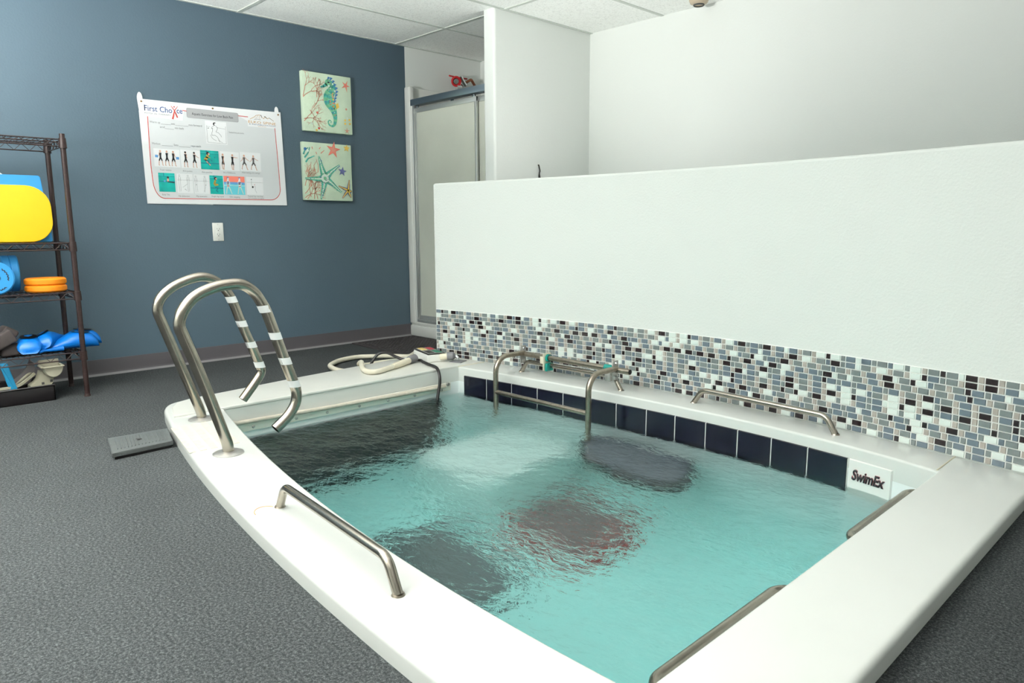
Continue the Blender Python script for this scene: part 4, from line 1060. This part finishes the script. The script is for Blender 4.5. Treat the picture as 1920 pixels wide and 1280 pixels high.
p = pic(.2085, .2222, .3285, .3340); person(p, .238, .230, .095, arms=((0.10, -0.22),), legs=((-0.10, 0), (0.10, 0)), hair='ink'); person(p, .292, .230, .095, arms=((0.30, -0.16),), legs=((-0.10, 0), (0.12, 0)), hair='ink'); p.done('picture', t)
p = poolpic(.3305, .2215, .4472, .3400, .30); swimmer(p, .377, .290, 1.05); p.disc(.42, .298, .004, 'print_dteal', 5); p.disc(.40, .278, .005, 'print_dteal', 5); p.done('picture', t)
p = pic(.4565, .2205, .5825, .3405); person(p, .473, .228, .100, arms=((0.03, -0.4),), legs=((-0.03, 0), (0.03, 0))); person(p, .536, .228, .100, arms=((0.34, -0.02),), legs=((-0.03, 0), (0.03, 0))); p.done('picture', t)
p = pic(.5870, .2230, .7300, .3450); person(p, .615, .232, .098, arms=((0.34, -0.2), (-0.26, -0.26)), legs=((-0.18, 0.03), (0.20, 0)), shirt='grey_paddle'); person(p, .678, .232, .098, arms=((0.34, -0.15), (-0.26, -0.26)), legs=((-0.18, 0.03), (0.20, 0)), shirt='grey_paddle'); p.done('picture', t)
p = poolpic(.0664, .0730, .1634, .1870, .52); p.disc(.122, .160, .0068, 'ink', 6); p.stroke([(.122, .152), (.121, .136)], .011, 'print_skin', 6); p.stroke([(.119, .134), (.158, .130)], .006, 'ink', 7); p.disc(.152, .135, .006, 'print_dteal', 6); p.disc(.102, .138, .006, 'print_blue', 6); p.done('picture', t)
def line_person(p, u, v0, spread, k=5):
    p.disc(u, v0 + .107, .0048, 'ink_grey', k); p.disc(u, v0 + .107, .0036, 'paper', k + 1)
    p.stroke([(u - .008, v0 + .074), (u - .006, v0 + .098), (u + .006, v0 + .098), (u + .008, v0 + .074)], .0011, 'ink_grey', k)
    p.stroke([(u - .004, v0 + .09), (u - .005, v0 + .055), (u - .003, v0 + .008)], .0011, 'ink_grey', k); p.stroke([(u + .004, v0 + .09), (u + .005, v0 + .055), (u + .004 + spread, v0 + .010)], .0011, 'ink_grey', k)
p = pic(.1751, .0665, .2735, .1868); line_person(p, .191, .0685, .001); line_person(p, .243, .0685, .001); p.stroke([(.178, .148), (.271, .148)], .0009, 'ink_grey', 4); p.stroke([(.237, .124), (.207, .103)], .0012, 'ink_grey', 5); p.stroke([(.220, .094), (.232, .084)], .002, 'ink', 5, .0005); p.done('picture', t)
p = pic(.2786, .0672, .3745, .1862); line_person(p, .291, .067, .004); line_person(p, .348, .067, -.014); p.stroke([(.281, .146), (.372, .146)], .0009, 'ink_grey', 4); p.disc(.292, .122, .0022, 'ink', 6); p.disc(.351, .122, .0022, 'ink', 6); p.done('picture', t)
p = poolpic(.3789, .0667, .4648, .1848, .30); p.disc(.416, .166, .0085, 'ink', 7, 12, 1.2); p.disc(.420, .164, .006, 'print_skin', 8); p.stroke([(.414, .152), (.408, .134), (.416, .122)], .012, 'print_olive', 6, .015); p.stroke([(.410, .130), (.430, .126)], .009, 'print_olive', 7); p.stroke([(.412, .110), (.430, .106), (.418, .090), (.428, .080)], .006, 'print_dteal', 6); p.done('picture', t)
p = pic(.4703, .0667, .6094, .1852, 'print_cyan'); p.rect(.4703, .1475, .6094, .1852, 'print_coral', 4); p.rect(.4703, .134, .6094, .1475, 'print_blue', 4); p.rect(.4703, .124, .6094, .1262, 'paper', 4)
for u in (.497, .574):
    p.disc(u, .172, .0070, 'a_indigo', 6, 12, 1.2); p.disc(u + .001, .168, .0052, 'paper', 7, 12, 1.3)
    p.stroke([(u, .160), (u, .136), (u, .122)], .012, 'paper', 5, .013); p.rect(u - .009, .142, u + .009, .149, 'a_indigo', 7); p.rect(u - .007, .119, u + .007, .124, 'ink_red', 7)
    p.stroke([(u - .009, .152), (u - .011, .132)], .004, 'paper', 6); p.stroke([(u + .009, .152), (u + .011, .132)], .004, 'paper', 6)
    p.stroke([(u - .003, .122), (u - .010, .096), (u - .014, .072)], .0075, 'a_pale', 5, .005); p.stroke([(u + .003, .122), (u + .014, .096), (u + .022, .072)], .0075, 'a_pale', 5, .005)
p.done('picture', t)
p = pic(.6210, .0688, .7388, .1855); p.disc(.657, .169, .0042, 'ink', 6); p.disc(.660, .168, .0032, 'paper', 7); p.stroke([(.625, .150), (.736, .150)], .001, 'ink_grey', 5); p.stroke([(.657, .160), (.656, .140), (.660, .122)], .0013, 'ink_grey', 5); p.disc(.663, .120, .0062, 'ink', 6); p.stroke([(.668, .122), (.682, .124), (.680, .100), (.690, .080)], .0013, 'ink_grey', 5); p.stroke([(.676, .140), (.678, .132)], .002, 'ink_red', 6); p.done('picture', t)
for k, (u, v) in enumerate(((0.0035, 0.6010), (0.429, 0.6040), (0.8729, 0.6090))):
    bm = NB(); add_disc_lathe(bm, [(0.0, 0.006), (0.004, 0.0055), (0.0055, 0.002), (0.0055, 0.0)], axis_mtx((PX, PY + u, PZ + v), (1, 0, 0)), 14); link_mesh('thumbtack', bm, 'brass', t, smooth=60)

# ------------------------------------------------------------------ canvases
def canvas(name, label, y0, z0, w, h):
    t = thing(name, label, 'canvas picture', 'sea life canvases', (0.0, y0, z0))
    bm = NB(); add_box(bm, (0.0, 0, 0), (0.034, w, h), 0.004); link_mesh('canvas_board', bm, 'canvas', t, smooth=40)
    p = Print(0, 0, 0.0345); return t, p
def star(p, u, v, r, m, k, rot=0.0, inner=0.36, lens=(1, 1, 1, 1, 1)):
    pts = []
    for i in range(5):
        a = rot + 2 * PI * i / 5; b = a + PI / 5
        pts.append((u + r * lens[i] * math.cos(a), v + r * lens[i] * math.sin(a))); pts.append((u + r * inner * math.cos(b), v + r * inner * math.sin(b)))
    p.poly(pts, m, k)
def coral(p, u, v, ang, ln, w, m, depth, k, rnd, vmin=0.0):
    if depth == 0 or ln < 0.008: return
    pts = [(u, v)]; a = ang
    for i in range(3):
        a += rnd.uniform(-0.25, 0.25); u += math.cos(a) * ln / 3; v += math.sin(a) * ln / 3
        if u < 0.004 or v < 0.006: break
        pts.append((u, v))
    p.stroke(pts, w, m, k, w * 0.7)
    for d in (-0.55, 0.0, 0.5):
        if rnd.random() < 0.85: coral(p, pts[-1][0], pts[-1][1], a + d + rnd.uniform(-0.2, 0.2), ln * rnd.uniform(0.55, 0.8), w * 0.68, m, depth - 1, k, rnd)
W_, H_ = 0.388, 0.402
t, p = canvas('seahorse_canvas', 'square seafoam canvas showing a blue green seahorse and coral, the upper one', 2.545, 1.543, W_, H_)
def uv(X, Y): return ((X - 108) / 452 * W_, H_ - (Y - (62 + (X - 108) * 0.12)) / (545 - (X - 108) * 0.075) * H_)
rnd = random.Random(4)
for X, Y, a, ln in ((104, 300, 0.9, 0.075), (104, 290, 1.35, 0.07), (110, 520, 0.95, 0.075), (112, 500, 0.35, 0.07), (170, 420, -0.9, 0.05), (200, 400, 1.2, 0.06), (235, 300, 1.5, 0.055)):
    u, v = uv(X, Y); coral(p, max(u, 0.004), v, a, ln, 0.0055, 'a_coral', 4, 2, rnd)
body = [uv(*q) for q in ((330, 165), (360, 175), (382, 200), (372, 240), (350, 275), (345, 310), (355, 350), (375, 390), (388, 430), (396, 470), (396, 510), (385, 545), (362, 558), (338, 545), (330, 520), (342, 505), (358, 515), (352, 530))]
ws = [0.034, 0.046, 0.050, 0.060, 0.076, 0.086, 0.082, 0.062, 0.045, 0.034, 0.026, 0.020, 0.014, 0.011, 0.009, 0.007, 0.006, 0.005]
sp = smooth_path([(q[0], q[1], w_) for q, w_ in zip(body, ws)], 5)
Lf, Rt = [], []
for i, q in enumerate(sp):
    a = Vector((sp[min(i + 1, len(sp) - 1)].x - sp[max(i - 1, 0)].x, sp[min(i + 1, len(sp) - 1)].y - sp[max(i - 1, 0)].y)).normalized(); n_ = Vector((-a.y, a.x))
    Lf.append((q.x + n_.x * q.z / 2, q.y + n_.y * q.z / 2)); Rt.append((q.x - n_.x * q.z / 2, q.y - n_.y * q.z / 2))
for i in range(len(sp) - 1): p.poly([Lf[i], Lf[i + 1], Rt[i + 1], Rt[i]], 'a_teal' if (i // 3) % 2 else 'a_green', 4)
p.stroke([uv(325, 185), uv(300, 200), uv(275, 208)], 0.022, 'a_teal', 5, 0.010); p.disc(*uv(340, 168), 0.024, 'a_green', 5); p.disc(*uv(345, 165), 0.006, 'ink', 7)
for q in ((355, 135), (378, 140), (398, 165), (412, 195), (425, 225), (428, 255), (422, 285), (412, 315), (405, 340)):
    u, v = uv(*q); p.poly([(u - 0.020, v - 0.012), (u + 0.008, v + 0.010), (u - 0.010, v + 0.016)], 'a_blue', 5)
for k in range(34):
    q = sp[4 + rnd.randrange(40)]; p.disc(q.x + rnd.uniform(-.4, .4) * q.z, q.y + rnd.uniform(-.3, .3) * q.z, rnd.uniform(.003, .0075), rnd.choice(['a_blue', 'a_yellow', 'a_pale', 'a_coral', 'a_blue']), 6, 8)
p.poly([uv(395, 365), uv(430, 345), uv(438, 385), uv(410, 405)], 'a_yellow', 3)
u, v = uv(508, 190); star(p, u, v, 0.042, 'a_coral', 4, 1.15, 0.30, (1, .9, 1, 1.15, .8)); star(p, u, v, 0.026, 'a_red', 5, 1.15, 0.30)
u, v = uv(505, 595); star(p, u, v, 0.026, 'a_coral', 4, 0.3, 0.25)
for X, Y, m_ in ((490, 500, 'a_yellow'), (532, 495, 'a_yellow'), (535, 530, 'a_yellow'), (490, 530, 'a_yellow'), (232, 440, 'a_red'), (505, 400, 'a_coral'), (242, 582, 'ink_red'), (220, 600, 'a_yellow'), (512, 480, 'a_pale'), (180, 540, 'a_pale')):
    p.disc(*uv(X, Y), 0.008, m_, 4, 10)
p.done('painting', t)
t, p = canvas('starfish_canvas', 'square seafoam canvas showing a green starfish over red coral, the lower one', 2.526, 1.065, W_, H_)
def uv(X, Y): return (min(max((X - 132 - (Y - 690) * 0.028) / 443, 0.01), 0.985) * W_, min(max(1 - (Y - (690 + (X - 132) * 0.035)) / 520, 0.012), 0.985) * H_)
for X, Y, a, ln in ((150, 1190, 0.6, 0.075), (170, 1200, 1.1, 0.08), (230, 1200, 1.3, 0.07), (140, 1150, 0.9, 0.07), (200, 1180, 1.6, 0.07), (150, 1080, 1.2, 0.06), (260, 1200, 1.9, 0.06)):
    u, v = uv(X, Y); coral(p, u, v, a, ln, 0.0055, 'a_coral', 4, 2, rnd)
for pts in ([(160, 960), (175, 920), (165, 880)], [(175, 960), (200, 910), (205, 870)], [(240, 960), (230, 900), (260, 850)], [(265, 960), (270, 900), (250, 840)], [(200, 1090), (205, 1040), (195, 1000)]):
    p.stroke([uv(*q) for q in pts], 0.006, 'a_coral', 3, 0.002)
arms = (((275, 815), (300, 920)), ((465, 890), (380, 960)), ((480, 1145), (390, 1060)), ((290, 1205), (315, 1100)), ((150, 1015), (270, 1020)))
c_ = uv(328, 1015)
for tip, mid in arms:
    a, b = Vector(uv(*tip)), Vector(uv(*mid)); c2 = Vector(c_)
    for wid, m_, k in ((1.0, 'a_teal', 4), (0.62, 'a_green', 5), (0.25, 'a_pale', 6)):
        d1 = (a - b).normalized(); d2 = (b - c2).normalized(); n1 = Vector((-d1.y, d1.x)); n2 = Vector((-d2.y, d2.x))
        w0, w1, w2 = 0.010 * wid, 0.034 * wid, 0.060 * wid
        p.poly([tuple(a + n1 * w0 / 2), tuple(a - n1 * w0 / 2), tuple(b - n1 * w1 / 2), tuple(b + n1 * w1 / 2)], m_, k); p.poly([tuple(b + n2 * w1 / 2), tuple(b - n2 * w1 / 2), tuple(c2 - n2 * w2 / 2), tuple(c2 + n2 * w2 / 2)], m_, k)
    for f in lin(0.05, 0.95, 9):
        q = a.lerp(c2, f); p.disc(q.x + rnd.uniform(-.008, .008), q.y + rnd.uniform(-.008, .008), 0.004, rnd.choice(['a_green', 'a_blue', 'a_teal', 'a_indigo']), 7, 7)
p.disc(*c_, 0.030, 'a_pale', 7); p.disc(*c_, 0.012, 'a_green', 8)
u, v = uv(408, 755); star(p, u, v, 0.060, 'a_red', 5, 0.15, 0.36); star(p, u, v, 0.030, 'a_coral', 6, 0.15, 0.4)
u, v = uv(490, 950); star(p, u, v, 0.036, 'a_indigo', 5, 1.4, 0.42); u, v = uv(532, 735); star(p, u, v, 0.028, 'a_yellow', 5, 0.2, 0.45)
for pts in ([(545, 1125), (550, 1075), (555, 1030)], [(545, 1125), (500, 1105), (455, 1085)], [(545, 1125), (570, 1135), (575, 1130)], [(545, 1125), (560, 1165), (570, 1190)], [(545, 1125), (515, 1160), (490, 1195)]):
    p.stroke([uv(*q) for q in pts], 0.028, 'a_indigo', 4, 0.010); p.stroke([uv(*q) for q in pts], 0.014, 'a_yellow', 5, 0.005)
for pts in ([(140, 800), (155, 760), (180, 745)], [(150, 830), (180, 790), (195, 740)], [(160, 870), (180, 840), (235, 815)]): p.stroke([uv(*q) for q in pts], 0.012, 'a_teal', 3, 0.006)
p.disc(*uv(155, 755), 0.011, 'a_blue', 4); p.disc(*uv(178, 770), 0.008, 'a_pale', 5)
for pts in ([(280, 750), (292, 735)], [(295, 790), (325, 762)], [(215, 735), (222, 755)], [(250, 780), (258, 800)]): p.stroke([uv(*q) for q in pts], 0.006, 'a_red', 3, 0.003)
p.done('painting', t)

# ------------------------------------------------------------------ outlet
t = thing('wall_outlet', 'white duplex outlet on the blue wall below the poster', 'outlet', None, (0, 1.910, 0.847))
bm = NB(); add_box(bm, (0.0, -0.0355, -0.059), (0.006, 0.0355, 0.059), 0.003); link_mesh('cover_plate', bm, 'white_plastic', t)
bm = NB(); add_box(bm, (0.005, -0.0165, -0.034), (0.0085, 0.0165, 0.034), 0.001); rc = link_mesh('receptacle', bm, 'white_plastic', t)
for z in (-0.022, 0.013):
    bm = NB(); add_box(bm, (0.0084, -0.0085, z + 0.003), (0.0088, -0.0065, z + 0.012)); add_box(bm, (0.0084, 0.0065, z + 0.003), (0.0088, 0.0085, z + 0.011)); add_disc_lathe(bm, [(0.0, 0.0005), (0.0028, 0.0005), (0.0028, 0)], axis_mtx((0.0084, 0, z - 0.003), (1, 0, 0)), 10)
    link_mesh('slots', bm, 'slot', rc, smooth=0)
for z in (-0.048, 0.048):
    bm = NB(); add_disc_lathe(bm, [(0.0, 0.0012), (0.002, 0.001), (0.003, 0)], axis_mtx((0.006, 0, z), (1, 0, 0)), 10); link_mesh('screw', bm, 'alu_light', t)

# ------------------------------------------------------------------ small things by the alcove
bm = NB(); P = smooth_path([(1.212, 3.680, 1.295), (1.214, 3.684, 1.275), (1.214, 3.690, 1.255), (1.213, 3.686, 1.235), (1.213, 3.692, 1.20), (1.213, 3.700, 1.10)], 5)
add_tube(bm, P, 0.0045, 8); add_tube(bm, smooth_path([(1.213, 3.687, 1.24), (1.213, 3.680, 1.21), (1.213, 3.678, 1.10)], 5), 0.0035, 8); add_tube(bm, [(1.205, 3.680, 1.294), (1.213, 3.680, 1.294)], 0.004, 8)
tag(link_mesh('hanging_cord', bm, 'black', smooth=60), 'short dark cord hanging on the white partition behind the half wall', 'cord')
t = thing('ceiling_sprinkler', 'small tan round fixture on the ceiling above the white alcove wall', 'ceiling fixture', None, (2.185, 4.09, CEIL))
bm = NB(); add_disc_lathe(bm, [(0.0, -0.034), (0.03, -0.033), (0.052, -0.024), (0.060, -0.006), (0.060, 0.0)], Matrix.Identity(4), 28); link_mesh('dome', bm, 'shade', t, smooth=50)
bm = NB(); add_disc_lathe(bm, [(0.030, -0.040), (0.034, -0.036), (0.034, -0.030), (0.0, -0.030)], Matrix.Identity(4), 20); link_mesh('sensor_ring', bm, 'lid', t)

# ------------------------------------------------------------------ ceiling lights (troffers in the tile grid)
def troffer(ix, iy):
    x0, x1 = 0.61 * ix + 0.015, 0.61 * (ix + 1) - 0.015; y0, y1 = 2.134 + 1.22 * iy + 0.015, 2.134 + 1.22 * (iy + 1) - 0.015
    t = thing('ceiling_light', 'recessed white ceiling light panel in the tile grid over the pool room', 'ceiling light', 'recessed ceiling lights', ((x0 + x1) / 2, (y0 + y1) / 2, CEIL))
    hx, hy = (x1 - x0) / 2, (y1 - y0) / 2
    bm = NB()
    for lo, hi in (((-hx, -hy, -0.012), (-hx + 0.025, hy, 0)), ((hx - 0.025, -hy, -0.012), (hx, hy, 0)), ((-hx, -hy, -0.012), (hx, -hy + 0.025, 0)), ((-hx, hy - 0.025, -0.012), (hx, hy, 0))): add_box(bm, lo, hi, 0.002)
    link_mesh('frame', bm, 'ceil_bar', t)
    bm = NB(); f = bm.faces.new([bm.verts.new(q) for q in ((-hx + 0.025, -hy + 0.025, -0.006), (-hx + 0.025, hy - 0.025, -0.006), (hx - 0.025, hy - 0.025, -0.006), (hx - 0.025, -hy + 0.025, -0.006))])
    if f.normal.z > 0: f.normal_flip()
    link_mesh('diffuser', bm, 'lamp', t, smooth=0)
for ix, iy in ((4, -1), (6, -1), (8, -1), (4, -2), (6, -2), (8, -2), (10, -1), (10, -2), (6, 0), (3, -1), (3, -3), (7, -3)):
    troffer(ix, iy)

# ------------------------------------------------------------------ unseen uplighters added in place of a flash bounced off the ceiling
def uplighter(x, y, h, label, power):
    t = thing('fill_uplighter', label, 'added fill light', 'added fill uplighters', (x, y, 0))
    bm = NB(); add_disc_lathe(bm, [(0.0, 0.03), (0.05, 0.028), (0.13, 0.012), (0.14, 0.0)], Matrix.Identity(4), 28); link_mesh('base', bm, 'alu', t, smooth=50)
    bm = NB(); add_tube(bm, [(0, 0, 0.02), (0, 0, h - 0.10)], 0.014, 14); link_mesh('pole', bm, 'alu', t, smooth=50)
    bm = NB(); add_disc_lathe(bm, [(0.0, h - 0.11), (0.08, h - 0.10), (0.15, h - 0.05), (0.19, h), (0.185, h), (0.145, h - 0.045), (0.0, h - 0.09)], Matrix.Identity(4), 32); link_mesh('fill_bowl', bm, 'alu_light', t, smooth=50)
    li = bpy.data.lights.new('fill_light', 'AREA'); li.shape = 'DISK'; li.size = 0.34; li.energy = power; li.color = (1.0, 0.985, 0.95)
    o = bpy.data.objects.new('fill_light', li); COL.objects.link(o); o.parent = t; o.location = (0, 0, h - 0.01); o.rotation_euler = (PI, 0, 0)
    return t
uplighter(2.2, -0.7, 1.16, 'added unseen uplighter beyond the shelving along the blue wall', FILL_UPLIGHT * 2.6)
uplighter(5.4, -0.7, 1.5, 'added unseen uplighter on the carpet across the pool from the mosaic', FILL_UPLIGHT * 0.07)
uplighter(2.05, 3.27, 1.0, 'short added unseen uplighter behind the white half wall', FILL_UPLIGHT * 0.028)

# ------------------------------------------------------------------ view
w = bpy.data.worlds.new('world'); scene.world = w; w.use_nodes = True
w.node_tree.nodes['Background'].inputs['Color'].default_value = (0.8, 0.85, 0.9, 1); w.node_tree.nodes['Background'].inputs['Strength'].default_value = 0.3
scene.view_settings.view_transform = 'Standard'; scene.view_settings.look = 'None'; scene.view_settings.gamma = 1.0
scene.view_settings.exposure = 0.0; scene.view_settings.use_curve_mapping = False
cy = scene.cycles
cy.use_denoising = True
cy.max_bounces = 14; cy.diffuse_bounces = 6; cy.glossy_bounces = 6; cy.transmission_bounces = 10; cy.transparent_max_bounces = 8
cy.caustics_refractive = True; cy.caustics_reflective = False; cy.blur_glossy = 0.5; cy.sample_clamp_indirect = 6.0
